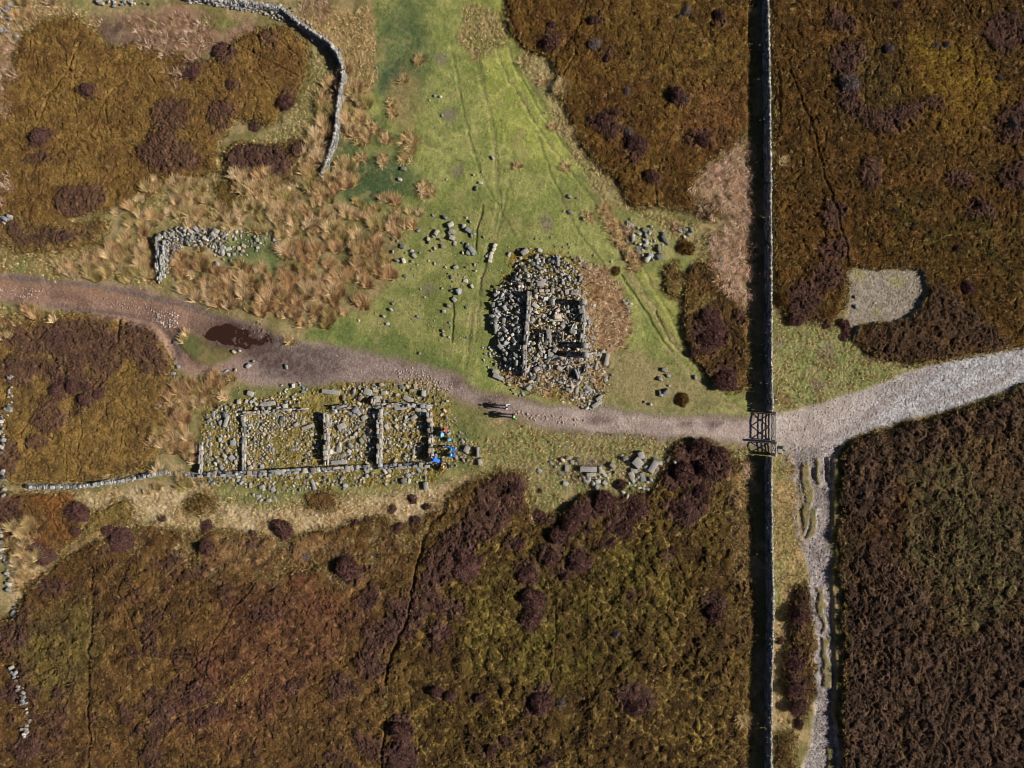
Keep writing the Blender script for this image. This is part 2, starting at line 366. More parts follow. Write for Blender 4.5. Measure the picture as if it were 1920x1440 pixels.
# north of the track, between turf and boundary wall
heath([(942,-70),(1408,-70),(1402,245),(1370,280),(1310,320),(1300,395),(1250,388),(1180,388),(1160,345),(1120,312),(1088,270),(1065,210),(1045,150),(1032,110),(985,95),(955,60)], (94, 68, 24), (82, 56, 22), 0.45, 2.5, 0.45)
paint(poly([(1100,0),(1300,0),(1400,100),(1380,250),(1250,200),(1150,110)], 1.4, 30) * HM, A(100, 78, 28), A(84, 62, 24), N2, 0.7)
paint(poly([(1280,160),(1400,150),(1400,260),(1330,310),(1270,240)], 1.4, 24) * HM, A(106, 70, 38), A(88, 60, 30), N2, 0.7)
heath([(1278,520),(1320,488),(1385,560),(1402,600),(1404,725),(1365,732),(1310,692),(1285,620)], (92, 68, 32), (74, 54, 28), 0.5, 2.5, 0.5)
heath([(1310,385),(1340,378),(1360,395),(1340,412),(1315,410)], (76, 52, 26), (68, 46, 24), 0.4)
heath([(1243,505),(1262,495),(1275,520),(1268,560),(1246,545)], (100, 84, 40), (88, 66, 34), 0.4)
# east of the boundary wall
heath([(1448,-70),(2000,-70),(2000,640),(1920,648),(1800,668),(1715,684),(1645,668),(1600,640),(1592,612),(1640,606),(1700,600),(1722,578),(1736,545),(1732,506),(1690,510),(1640,508),(1588,506),(1580,560),(1560,610),(1500,605),(1470,590),(1452,560)], (82, 56, 20), (70, 50, 18), 0.45, 2.5, 0.25, 0.15)
paint(poly([(1700,60),(1830,90),(1880,160),(1840,260),(1760,240),(1700,150)], 1.6, 30) * HM, A(112, 88, 18), A(98, 70, 18), N2, 0.9)
paint(poly([(1560,100),(1680,80),(1700,200),(1640,260),(1570,220)], 1.6, 30) * HM, A(84, 70, 26), A(66, 52, 26), N2, 0.7)
paint(poly([(1700,380),(1920,400),(1920,520),(1760,520),(1640,460)], 1.6, 30) * HM, A(74, 52, 18), A(66, 56, 18), N2, 0.7)
heath([(1582,850),(1605,824),(1700,797),(1800,773),(1870,743),(2000,703),(2000,1500),(1574,1500),(1574,1330),(1576,1200),(1570,1050),(1574,900)], (80, 60, 36), (68, 52, 34), 0.75, 3.5, 0.0, 0.8)
paint(poly([(1690,860),(1780,850),(1920,960),(1920,1100),(1820,1180),(1700,1040)], 1.8, 30) * HM, A(88, 82, 46), A(64, 50, 34), N3, 0.75)
paint(poly([(1640,920),(1690,900),(1700,1000),(1650,1060),(1610,1040)], 1.4, 16) * HM, A(78, 50, 22), A(64, 42, 24), N2, 0.8)
paint(poly([(1640,860),(1760,800),(1920,830),(1900,850),(1760,830),(1700,880)], 1.4, 12) * HM, A(110, 88, 54), A(70, 52, 32), N2, 0.6)
heath([(1490,1105),(1518,1092),(1524,1300),(1500,1350),(1478,1310),(1468,1262),(1482,1180)], (76, 56, 30), (60, 42, 28), 0.3, 2.0, 0.0, 0.8)
heath([(1456,1375),(1480,1370),(1496,1500),(1456,1500)], (90, 72, 30), (72, 54, 26), 0.3, 2.0)
heath([(1454,548),(1472,548),(1478,575),(1456,578)], (88, 68, 30), (76, 56, 26), 0.2)
heath([(1322,-80),(1402,-80),(1402,5),(1330,5)], (92, 70, 28), (80, 56, 26), 0.3)

# purple-brown heather standing in masses (each mass one colour of the plant)
BUSH = {
 'on the rust brown moor between the turf and the boundary wall': [(1113,42,9),(1035,50,7),(1029,85,13),(1115,86,11,'g'),(1137,112,8),(1176,174,7,'g'),(1266,181,13),(1282,189,8,'g'),(1150,214,8),(1128,228,12),(1146,249,12),(1179,250,10,'g'),(1192,271,16),(1317,265,13),(1221,334,11),(1347,32,9),(1286,25,9,'g'),(1272,35,5,'g')],
 'on the pale straw grass below the long ruin': [(532,992,20),(774,936,9),(735,954,9),(801,950,7),(780,977,11),(746,990,11),(690,975,9),(667,981,7),(390,987,12),(392,1025,16),(304,972,7),(475,1000,7),(150,960,20),(82,1035,24)],
 'on the rust brown slope below the straw grass': [(576,1040,11,'g'),(655,1062,20),(648,1042,17),(207,992,15),(232,1012,22),(145,995,9)],
 'in the heather below the muddy track': [(164,750,11),(113,730,13),(142,726,11),(167,726,10),(190,740,9)],
 'among the heather beside the tumbled bank south of the track': [(967,917,13),(1012,920,5),(1163,908,11),(1132,940,20),(1192,955,18),(1168,991,17),(1085,960,18),(1067,980,16),(1045,1003,14),(1011,972,16),(1105,992,8),(1320,877,18),(1277,882,18),(1310,837,18),(1270,835,10),(1310,920,12),(1345,850,14),(1290,937,13),(1287,962,22),(1260,945,11)],
 'on the olive cushioned moor west of the boundary wall': [(1260,1032,9),(1032,1045,15),(1085,1052,17),(1060,1077,9),(988,1075,16),(1000,1120,20),(997,1155,17),(972,1020,11),(1145,1015,9),(1337,1145,15),(1182,1117,7),(1016,1309,18),(1010,1322,14),(1184,1300,22),(1190,1322,18),(1050,1316,9,'g'),(945,1384,9),(922,1399,10),(975,1376,7),(820,1290,11),(842,1300,8),(836,1181,10),(900,1305,9),(1027,1425,12),(1155,1185,8,'g')],
 'along the dark crack through the southern moor': [(875,1062,22),(868,1045,18),(835,1187,11),(821,1202,9),(754,1365,18),(754,1417,22)],
 'on the brown moor inside the curved wall': [(170,172,12),(80,257,15),(540,195,13),(478,238,10),(572,275,13),(415,97,16),(363,140,14),(433,160,9)],
 'on the dark moor east of the boundary wall': [(1682,11,10),(1588,160,18,'g'),(1663,95,9,'g'),(1771,87,6,'g'),(1752,87,6,'g'),(1870,149,6,'g'),(1918,238,9),(1896,236,14,'g'),(1676,396,5,'g'),(1790,468,7),(1707,431,6),(1812,540,12)],
 'on the turf between the boundary wall and the gravel patch': [(1582,610,13),(1584,630,10),(1490,600,14),(1464,561,12,'b'),(1548,608,9)],
 'in the strip between the boundary wall and the rutted path': [(1492,1150,16),(1485,1287,13),(1490,1322,13),(1488,1242,14),(1462,1200,8),(1497,1357,10)],
 'in the triangle of heather north of the gate': [(1328,597,16),(1332,635,20),(1357,713,20),(1300,660,10)],
 'alone on the turf': [(1278,750,13,'b'),(1286,465,16,'b'),(1155,508,8,'b')],
}
PUR = [(322,290,58,36),(318,225,28,34),(410,222,24,32),(505,300,48,34),(455,305,22,30),(150,375,42,34),(70,300,26,14),(370,120,20,16),(425,95,18,14),(500,70,24,16),(120,440,50,16),(40,440,30,20),(480,345,22,10),
 (70,640,60,30),(150,640,60,46),(250,640,50,40),(290,680,28,30),(200,690,40,28),(110,700,50,26),(40,700,40,30),(100,780,34,34),(80,830,20,20),(20,860,26,40),(20,960,24,44),
 (940,930,42,44),(905,980,44,40),(870,1010,46,36),(830,1060,40,40),(800,1110,34,44),(760,1160,36,44),(720,1190,34,30),(850,1140,30,26),(700,1120,22,24),(655,1060,24,30),(690,1240,30,30),(640,1290,30,24),(500,1140,26,22),(480,1020,26,14),(310,1330,36,20),(390,1340,36,16),(370,1300,30,20),(110,1100,30,22),(120,1290,18,16),(40,1190,30,20),(754,1365,24,30),(754,1417,30,26),(690,1400,30,20),(560,1280,26,18),(30,1300,40,20),(60,1400,40,24),
 (1310,840,44,18),(1340,880,44,26),(1280,885,30,26),(1300,960,34,22),(1325,620,30,36),(1390,600,14,22),
 (1560,470,36,24),(1545,520,36,26),(1500,560,38,34),(1590,110,36,30),(1570,40,30,24),(1590,170,28,20),(1660,230,44,26),(1600,200,30,22),(1700,215,26,16),(1740,200,24,14),(1630,320,26,26),(1560,400,34,24),(1880,60,40,40),(1900,230,30,40),(1840,400,36,20),(1900,330,30,30),(1800,340,30,20)]
for ar_, l_ in BUSH.items():
    if 'alone' in ar_ or 'straw' in ar_ or 'dark moor' in ar_: continue
    for b_ in l_:
        if len(b_) == 3: PUR.append((b_[0] + (b_[0] * 7 % 9) - 4, b_[1] + (b_[1] * 5 % 9) - 4, b_[2] * 1.7, b_[2] * 1.4))
for (cx, cy, rx, ry) in PUR:
    m = blob(cx, cy, rx, ry, 1.5, 9); m = m * ss(0.15, 0.5, m * 0.6 + 0.9 * (N2 - 0.35) + .5 * (N3 - .5)); k = m * ss(0.2, 0.5, HM + 0.25)
    paint(k, A(84, 58, 53), A(68, 47, 42), N3, 0.74); PURP = np.maximum(PURP, m)
for pts in ([(1600,635),(1640,608),(1700,602),(1725,582),(1745,535),(1790,560),(1850,610),(1900,640),(1800,668),(1715,684),(1645,668)],
            [(1560,1100),(1640,1000),(1700,1060),(1760,1200),(1920,1150),(2000,1500),(1555,1500)],
            [(1580,840),(1700,800),(1900,740),(1920,800),(1700,860),(1640,980),(1570,1000)]):
    m = poly(pts, 1.2, 8) * ss(0.3, 0.6, HM)
    m = m * ss(.25, .5, N2 + .25 * N4); paint(m, A(80, 60, 50), A(66, 50, 40), N3, 0.65); PURP = np.maximum(PURP, m)

# cracks and sheep trods through the heather
CR = [([(838,948),(808,978),(792,1012),(783,1060),(772,1120),(765,1162),(747,1205),(726,1245),(722,1300)], 6, 0.30),
      ([(724,1345),(718,1400),(716,1500)], 5, 0.25), ([(178,1062),(175,1130),(172,1230),(170,1330),(172,1500)], 4, 0.22),
      ([(155,80),(130,130),(95,180),(80,230),(72,300)], 3, 0.14), ([(52,145),(72,172),(110,195)], 3, 0.10), ([(240,150),(218,165),(200,190),(212,260)], 3, 0.14), ([(70,210),(85,245),(110,230)], 3, 0.14),
      ([(390,60),(430,100),(470,95),(520,125),(560,150)], 3, 0.16), ([(480,48),(520,70),(560,110)], 3, 0.12), ([(300,260),(280,250),(210,240)], 3, 0.1),
      ([(255,1030),(235,1080),(220,1110),(260,1180)], 3, 0.12), ([(400,1010),(330,1090),(300,1170),(270,1200)], 3, 0.12), ([(480,1090),(400,1200),(380,1300)], 3, 0.12),
      ([(1010,100),(1060,90),(1080,60),(1100,0)], 3, 0.14), ([(1072,60),(1078,105),(1055,150)], 3, 0.12), ([(1150,320),(1250,330),(1310,325)], 3, 0.12), ([(1240,300),(1228,345),(1232,385)], 3, 0.12),
      ([(1480,140),(1505,200),(1530,260),(1545,330),(1570,400),(1590,500)], 4, 0.16), ([(1455,120),(1460,200),(1456,260)], 4, 0.2), ([(1620,80),(1625,240)], 3, 0.1),
      ([(1345,565),(1360,610),(1400,650)], 3, 0.12), ([(1240,980),(1270,1050),(1300,1130)], 3, 0.12), ([(1042,1140),(1040,1240),(1020,1300)], 3, 0.12), ([(155,730),(157,800),(152,850)], 3, 0.12), ([(225,590),(222,640)], 5, 0.2)]
CRACK = np.zeros_like(HM)
for pts, wd, dp in CR:
    m = stroke(pts, wd, 0.5, 1.5); CRACK = np.maximum(CRACK, m * dp)
for pts, wd, c in (([(70,1105),(110,1048),(160,1010),(245,975)], 5, (170, 140, 90)), ([(160,1000),(170,960),(188,940)], 6, (180, 154, 106)), ([(1270,1000),(1345,955),(1400,960)], 4, (140, 120, 62)), ([(1150,1000),(1210,1075),(1270,1130)], 3, (124, 108, 42)), ([(1340,560),(1290,590)], 4, (150, 126, 70)), ([(1282,540),(1282,600)], 4, (146, 126, 70)),
                   ([(1320,558),(1300,580),(1280,585)], 4, (150, 130, 70)), ([(1710,470),(1790,440),(1900,430)], 3, (112, 96, 34)), ([(725,1280),(725,1320)], 7, (150, 132, 78)), ([(1270,350),(1255,300)], 3, (120, 100, 40)), ([(430,1010),(350,1050),(300,1090)], 3, (130, 100, 56)), ([(1000,985),(985,930),(992,900)], 6, (156, 136, 86)), ([(785,1010),(800,985),(790,960)], 5, (160, 134, 84)),
                   ([(330,1340),(420,1310),(480,1250)], 4, (124, 92, 46)), ([(560,1190),(470,1260),(440,1330)], 3, (122, 92, 50))):
    m = stroke(pts, wd, 0.5, 1.5); paint(m, A(*c), None, None, 0.8); HM = HM * (1 - 0.75 * m)

# --- relief of the heather
F1a, F2a, IDa = worley(PX + 14 * WSX, PY + 14 * WSY, 10, 5)
F1b, F2b, IDb = worley(PX + 26 * WBX + 16 * WMX + 9 * WSX, PY + 26 * WBY + 16 * WMY + 9 * WSY, 18, 6)
F1c, F2c, IDc = worley(PX + 50 * WBX + 10 * WSX, PY + 50 * WBY + 10 * WSY, 62, 8)
HB = blur(blur(HM, 4), 4)
hm = ss(0.34, 0.66, HB + 0.55 * (N3 - 0.5) + 0.5 * (N2 - 0.5) + 0.25 * (FINE - 0.5))
taper = ss(0.15, 1.0, blur(blur(HM, 5), 5)) * 0.75 + 0.25 * HB
dome_a = np.clip(1 - F1a * F1a, 0, 1); dome_b = np.clip(1 - 1.1 * F1b * F1b, 0, 1)
gully_b = 1 - ss(0.02, 0.20, F2b - F1b); gully_c = 1 - ss(0.012, 0.05, F2c - F1c)
UX, UY = PX + 5 * WSX + 12 * WMX, PY + 5 * WSY + 12 * WMY
grain = 0.045 * (vnoise(UX / 2.1, UY / 2.1, 301) - 0.5) + 0.035 * (FINE - 0.5) + 0.04 * (vnoise(UX / 4.6, UY / 4.6, 303) - 0.5)
grain *= 0.55 + 0.9 * ss(.3, .7, fbm(PX, PY, 60, 306, 3))
grain -= 0.09 * ss(0.72, 0.82, vnoise(UX / 5.0, UY / 5.0, 307))
pm = np.clip(PURP, 0, 1)
heath_h = 0.24 + 0.07 * dome_a * (1 - 0.5 * BIG) + BIG * 0.30 * dome_b * ss(0.2, 0.6, N1 + 0.1) * (0.6 + 0.7 * IDb) + ROUGH * (0.36 * dome_b * (0.3 + IDb) + 0.06 * dome_a) + pm * (0.06 + 0.10 * dome_b + 0.05 * dome_a) + 0.10 * (N2 - 0.5) + 0.10 * (N1 - 0.5)
dg_ = fbm((PX * .8 - PY * .6) * .28, PX * .6 + PY * .8, 15, 441, 3) * ss(960, 1060, PY) * (1 - ss(900, 1100, PX))
heath_h += 0.26 * (dg_ - .25) * (dg_ > 0)
heath_h -= 0.10 * gully_c * (1 - BIG) * (N4 > 0.45)
heath_h += grain * (1 + 0.8 * pm + 0.8 * ROUGH)
heath_h = np.maximum(heath_h - CRACK, 0.02)
HGT = HGT + hm * heath_h * (0.30 + 0.70 * taper)
# grass lets show between the cushions
gm = gully_b * BIG * hm * ss(0.40, 0.62, fbm(PX, PY, 120, 405, 3)) * (1 - pm)
paint(gm * ss(.35, .6, N3), A(128, 106, 40), A(146, 122, 52), N3, 0.7)
# each tussock its own shade of brown, single shoots lighter or darker
tone = 1 + hm * (0.36 * (IDa - 0.5) + (0.22 + 0.45 * ROUGH) * (IDb - 0.5) + 0.3 * (N1 - 0.5) + 0.75 * (FINE - 0.5) * 0.6 + 0.7 * (N3 - 0.5))
colr *= tone[..., None]
lightbits = hm * (vnoise(PX / 4, PY / 4, 333) > 0.86) * (1 - 0.5 * pm)
paint(lightbits, A(140, 116, 72), None, None, 0.5)
CLS[hm > 0.5] = 1
# turf texture
turf = 1 - hm
HGT += turf * (0.05 * (N3 - 0.5) + 0.035 * (vnoise(PX / 3, PY / 3, 340) - 0.5) + 0.05 * (N2 - 0.5)) * (0.7 + 1.4 * STRAW)
colr *= (1 + turf * (0.45 * (FINE - 0.5) + 0.55 * (N3 - 0.5) + 0.35 * (N2 - 0.5)))[..., None]
paint(turf * ss(.60, .72, fbm(PX, PY, 16, 371, 3)) * ss(.45, .6, N1), A(156, 140, 88), A(136, 124, 72), N3, 0.55)
paint(turf * ss(.70, .8, fbm(PX, PY, 22, 375, 3)), A(96, 104, 50), None, None, 0.5)

SPK = (vnoise(PX / 2.6, PY / 2.6, 350) - 0.5)
# --- tracks ----------------------------------------------------------------------------------------------------
def lay(m, cls, c1, c2, n=None, sink=0.05, thr=0.5):
    global HGT
    paint(m, A(*c1), A(*c2), n); HGT = HGT * (1 - ss(0.2, 0.8, m)) - sink * m
    CLS[m > thr] = cls
TRACK = [(-70,512),(100,525),(200,533),(270,541),(330,562),(400,588),(470,608),(540,640),(600,645),(700,662),(800,692),(860,708),(910,737),(1000,757),(1100,768),(1250,778),(1400,784),(1456,778),(1456,836),(1400,834),(1300,816),(1200,822),(1100,810),(1000,795),(950,782),(880,752),(800,727),(740,716),(640,722),(560,722),(480,724),(440,705),(380,702),(335,688),(312,645),(290,612),(220,598),(150,582),(100,572),(-70,556)]
m = poly(TRACK, 0.55, 8)
lay(m, 2, (150, 130, 120), (134, 114, 105), N2, 0.05)
lt = ss(320, 560, PX)
paint(m * (1 - lt), A(150, 114, 92), A(126, 94, 76), N2, 0.9)
paint(m * stroke([(-70,530),(80,535),(200,548),(300,565),(370,590),(430,605)], 8, 0.9, 5), A(146, 108, 72), A(150, 118, 90), N2, 0.55)
paint(m * stroke([(0,520),(120,527),(220,540),(330,570),(400,592),(460,612)], 10, 0.5, 4), A(104, 88, 84), A(118, 100, 92), N3, 0.85)
paint(m * stroke([(90,570),(200,585),(290,600),(330,640),(335,680)], 10, 0.5, 4), A(110, 92, 86), A(96, 78, 70), N3, 0.8)
paint(m * poly([(440,610),(480,620),(545,640),(600,650),(680,670),(640,710),(560,715),(490,700),(470,650)], 0.8, 12), A(94, 78, 74), A(116, 98, 92), N3, 0.9)
paint(m * poly([(620,650),(760,680),(850,710),(850,735),(760,715),(640,715)], 0.8, 12), A(128, 108, 100), A(148, 128, 118), N3, 0.7)
paint(m * ss(930, 1080, PX), A(176, 156, 144), A(158, 138, 128), N2, 0.9)
for (bx, by, rx, ry) in ((857,717,16,12),(922,745,20,8),(1335,795,18,6),(768,684,16,8),(1280,790,14,6),(1120,790,20,7)):
    paint(blob(bx, by, rx, ry, 0.8, 6) * m, A(92, 68, 62), A(112, 92, 86), N3, 0.8)
edge = m * (1 - m) * 4
paint(np.clip(edge, 0, 1) * ss(560, 700, PX), A(126, 108, 84), A(112, 102, 70), N3, 0.5)
ROADP = [(1454,780),(1500,768),(1560,750),(1640,722),(1740,688),(1800,674),(2000,640),(2000,695),(1920,722),(1870,737),(1800,764),(1700,788),(1600,816),(1574,838),(1500,838),(1454,836)]
m = poly(ROADP, 0.22, 5)
lay(m, 3, (182, 166, 156), (164, 148, 138), N2, 0.05)
paint(m * ss(1590, 1760, PX + 0.9 * (PY - 720)), A(176, 174, 174), A(146, 144, 146), N3, 0.95)
for st, wd in (([(1760,688),(1720,715),(1650,770),(1600,800),(1540,830)], 12), ([(1890,700),(1820,735),(1740,765)], 8), ([(1740,690),(1690,720),(1640,735)], 7)):
    paint(m * stroke(st, wd, 0.9, 6), A(132, 112, 106), A(156, 144, 140), N3, 0.75)
PATHP = [(1480,836),(1580,834),(1566,860),(1557,950),(1556,1100),(1562,1250),(1560,1330),(1580,1500),(1488,1500),(1530,1340),(1528,1200),(1519,1100),(1511,1000),(1497,900)]
m = poly(PATHP, 0.55, 4)
lay(m, 4, (164, 152, 146), (132, 120, 114), N2, 0.14)
paint(m * stroke([(1545,1000),(1548,1200),(1550,1320),(1535,1440)], 16, 0.4, 5), A(160, 150, 146), A(128, 116, 112), N3, 0.8)
for pts in ([(1504,872),(1518,868),(1520,960),(1514,1000),(1506,960)], [(1536,1105),(1546,1110),(1547,1180),(1538,1190)], [(1520,955),(1532,950),(1530,1000),(1520,1010)], [(1538,1200),(1552,1195),(1556,1290),(1540,1290)], [(1531,865),(1538,860),(1538,900),(1530,905)], [(1545,1400),(1560,1400),(1570,1500),(1552,1500)]):
    k = poly(pts, 0.7, 3); paint(k, A(138, 118, 72), A(112, 108, 58), N3); HGT += 0.16 * k; CLS[k > 0.5] = 0
paint(stroke([(1500,860),(1494,910),(1496,960),(1506,1010),(1520,1050)], 9, 0.8, 3), A(142, 132, 128), A(116, 106, 102), N3, .9)
paint(stroke([(1480,838),(1484,870),(1492,900)], 26, 0.9, 6), A(150, 138, 130), A(126, 114, 106), N3, .75)
for st, dp in (([(1493,900),(1502,960),(1505,1000)], 0.12), ([(1552,862),(1551,900)], 0.25), ([(1524,880),(1526,895)], 0.15)):
    HGT -= dp * stroke(st, 7, 0.3, 2)
# stony bank east of the rutted path
HGT += 0.16 * poly([(1569,1010),(1566,1000),(1580,1100),(1582,1330),(1600,1500),(1572,1500),(1562,1330),(1565,1250),(1559,1100)], 0.15, 2.0)
HGT += 0.14 * poly([(1562,860),(1572,860),(1574,1010),(1560,1010)], 0.1, 2)
GRAVP = [(1590,508),(1640,508),(1690,511),(1732,506),(1736,545),(1722,578),(1700,600),(1640,606),(1610,606),(1596,630),(1585,600),(1592,560)]
m = poly(GRAVP, 0.4, 4)
lay(m, 5, (152, 140, 122), (132, 118, 100), N3, 0.04)
for (bx, by, rx) in ((1676,532,12),(1643,585,8),(1610,520,14)): paint(blob(bx, by, rx, rx, 1, 6), A(146, 136, 76), None, None, 0.6)
# bare worn spots in the turf
for (bx, by, rx, ry) in ((1555,660,12,18),(1458,640,8,16),(1545,720,16,10),(845,210,14,12),(830,110,10,14),(1025,415,16,18),(805,540,12,8),(1110,870,26,16),(860,320,14,9)):
    paint(blob(bx, by, rx, ry, 1.1, 8), A(128, 112, 98), A(110, 98, 80), N3, 0.75)
# little island between the two arms of the track
isl = poly([(330,622),(352,615),(380,628),(400,648),(440,652),(456,660),(420,682),(395,688),(362,668),(340,650)], 0.4, 4)
paint(isl, A(130, 112, 64), A(98, 102, 52), N2); HGT = HGT * (1 - isl) + isl * (0.06 + 0.06 * N3); CLS[isl > 0.5] = 0
isl2 = poly([(500,725),(600,722),(700,720),(660,735),(560,740)], 0.5, 8); paint(isl2, A(112, 108, 62), None, None, 0.6)
# puddle hollow
PUD = [(380,620),(397,614),(427,602),(456,614),(470,627),(502,626),(515,634),(491,649),(456,652),(415,648),(392,640)]
pd = poly(PUD, 1.3, 5); HGT -= 0.10 * pd; HGT += np.clip(blur(blur(pd, 8), 8) * 1.6, 0, 1) * (0.16 * (fbm(PX, PY, 20, 381, 4, .6) - .5) - 0.01)
paint(np.clip(blur(blur(pd, 12), 12) * 1.9, 0, 1) * ss(.2, .6, N3 + .5 * N2), A(88, 64, 56), A(66, 46, 40), N3, 0.9)
paint(poly([(360,612),(430,640),(520,660),(600,690),(560,700),(470,672),(400,655)], 1.2, 10) * (CLS == 2), A(84, 62, 56), A(108, 88, 80), N3, 0.75)
tr = np.isin(CLS, (2, 3, 4, 5)).astype(F)
st_ = tr * (1 + 0.8 * ss(1560, 1700, PX) + 0.8 * (CLS == 4))
HGT += st_ * (0.035 * SPK + 0.02 * (FINE - 0.5)); colr *= (1 + st_ * (0.38 * SPK + 0.34 * (FINE - 0.5)))[..., None]
# low mounds under the ruins, ditch along the boundary wall
def mound(pts, h, soft): 
    global HGT; HGT += h * poly(pts, 0.3, soft)
mound([(955,560),(985,500),(1060,490),(1110,560),(1115,680),(1080,730),(985,725),(950,680)], 0.45, 16)
mound([(985,552),(1090,552),(1092,690),(982,700)], 0.30, 6)
mound([(375,770),(845,745),(845,890),(380,895)], 0.16, 10)
mound([(290,440),(430,425),(440,470),(330,500),(300,530)], 0.25, 8)
mound([(1085,870),(1235,855),(1250,900),(1150,925),(1085,905)], 0.22, 8)
mound([(1165,425),(1250,430),(1250,490),(1170,485)], 0.12, 8)
# edge of the modelled sheet dips under the far moor
ed = np.minimum(np.minimum(GX + 54, 54 - GX), np.minimum(GY + 41, 41 - GY)); HGT -= 0.7 * (1 - ss(0.0, 1.5, ed))

def zat(x, y):
    i = np.clip(((np.asarray(x) + 54) / STEP).round().astype(int), 0, NX - 1); j = np.clip(((np.asarray(y) + 41) / STEP).round().astype(int), 0, NY - 1)
    return HGT[j, i]

# mossy hummocks inside and round the ruins
ms = np.maximum(poly([(372,765),(560,735),(640,718),(800,715),(845,745),(870,860),(815,905),(560,915),(385,905)], 0.6, 8), poly([(955,480),(1060,465),(1120,540),(1140,740),(1080,765),(930,715),(930,560)], 0.6, 8))
HGT += ms * (0.16 * (vnoise(PX / 8, PY / 8, 361) - 0.5) + 0.08 * (vnoise(PX / 3.5, PY / 3.5, 363) - 0.5))
paint(ms * ss(.42, .6, vnoise(PX / 11, PY / 11, 365)), A(160, 138, 58), A(134, 120, 52), N3, 0.8)
colr *= (1 + ms * (0.5 * (FINE - .5) + .4 * SPK))[..., None]
lum = (colr * np.array([.25, .6, .15], F)).sum(-1, keepdims=True); colr = lum + (colr - lum) * (SATUR - 0.04 + 0.06 * hm[..., None]); colr *= (1 + 0.22 * hm)[..., None]
verts = np.stack([GX, GY, HGT], -1).reshape(-1, 3); cflat = np.clip(colr, 0.004, 0.9).reshape(-1, 3)
idx = np.arange(NX * NY).reshape(NY, NX)
quads = np.stack([idx[:-1, :-1], idx[:-1, 1:], idx[1:, 1:], idx[1:, :-1]], -1).reshape(-1, 4)
fcls = CLS[:-1, :-1].reshape(-1)
for c, nm, mat, kind, lab in ((0, 'ground', M_ground, 'structure', None), (1, 'heather', M_heath, 'stuff', 'low brown and purple heather covering the open moor'), (2, 'dirt_track', M_gravel, 'structure', None),
                              (3, 'gravel_road', M_gravel, 'structure', None), (4, 'rutted_path', M_gravel, 'structure', None), (5, 'gravel', M_gravel, 'stuff', 'bare patch of grey gravel among dark heather')):
    q = quads[fcls == c]
    u, inv = np.unique(q, return_inverse=True)
    o = link(nm, mesh_np(nm, verts[u], [inv.reshape(-1, 4)], cflat[u], True), mat)
    tag(o, lab, None, None, kind)
# far moor out to the horizon
fs = 1500.0
fm = mesh_np('far_moor', [(-fs, -fs, -0.55), (fs, -fs, -0.55), (fs, fs, -0.55), (-fs, fs, -0.55)], [np.array([[0, 1, 2, 3]])], np.tile(A(84, 62, 30), (4, 1)))
tag(link('moorland', fm, M_heath), None, None, None, 'structure')
# the puddle
pp = np.array([P(*p) for p in [(370,618),(400,600),(440,592),(480,606),(520,620),(530,640),(500,660),(450,664),(400,656),(372,640)]])
pz = float(np.median(zat(*np.array([P(440, 630), P(460, 635), P(420, 625)]).T))) + 0.035
pv = np.concatenate([[[pp[:, 0].mean(), pp[:, 1].mean(), pz]], np.c_[pp, np.full(len(pp), pz)]])
tag(link('puddle', mesh_np('puddle', pv, [np.array([[0, 1 + (i + 1) % len(pp), 1 + i] for i in range(len(pp))])[:, ::-1]]), M_water), None, None, None, 'structure')

# ------------------------------------------------------------------ stones
def hull(points, bev=0.0):
    bm = bmesh.new()
    for p in points: bm.verts.new(p)
    r = bmesh.ops.convex_hull(bm, input=bm.verts[:])
    bmesh.ops.delete(bm, geom=[e for e in bm.verts if not e.link_faces], context='VERTS')
    if bev > 0:
        bmesh.ops.dissolve_limit(bm, angle_limit=math.radians(8), verts=bm.verts[:], edges=bm.edges[:])
        bmesh.ops.bevel(bm, geom=bm.edges[:], offset=bev, segments=1, affect='EDGES')
    bmesh.ops.recalc_face_normals(bm, faces=bm.faces[:])
    bmesh.ops.triangulate(bm, faces=bm.faces[:])
    bm.verts.index_update()
    v = np.array([q.co[:] for q in bm.verts], F); f = np.array([[q.index for q in t.verts] for t in bm.faces], np.int32)
    bm.free(); return v, f
PROTO = []
for k in range(36):
    r = random.Random(100 + k); pts = []
    if k < 18:       # roughly squared building stone
        for sx in (-.5, .5):
            for sy in (-.5, .5):
                for sz in (-.5, .5):
                    pts.append((sx * r.uniform(.74, 1), sy * r.uniform(.72, 1), sz * r.uniform(.75, 1)))
        PROTO.append(hull(pts, 0.035))
    else:            # irregular broken stone
        for q in range(13):
            a, z = r.uniform(0, 2 * math.pi), r.uniform(-.5, .5); c = r.uniform(.8, 1.0) * (1 - abs(z) * .5)
            pts.append((.5 * c * math.cos(a), .5 * c * math.sin(a), z))
        PROTO.append(hull(pts, 0.0))
DRESSED = []
for k in range(8):   # long dressed slab
    r = random.Random(400 + k); pts = []
    for sx in (-.5, .5):
        for sy in (-.5, .5):
            for sz in (-.5, .5):
                pts.append((sx * r.uniform(.94, 1), sy * r.uniform(.88, 1), sz * r.uniform(.9, 1)))
    DRESSED.append(hull(pts, 0.02))
def stone_col(r, warm=0.25, light=1.0):
    v = r.uniform(0.68, 1.42) * light
    if r.random() < warm: return A(164, 150, 134) * v
    return A(*(r.choice([(150, 148, 144), (158, 154, 146), (138, 140, 140), (168, 162, 152), (120, 120, 116)]))) * v

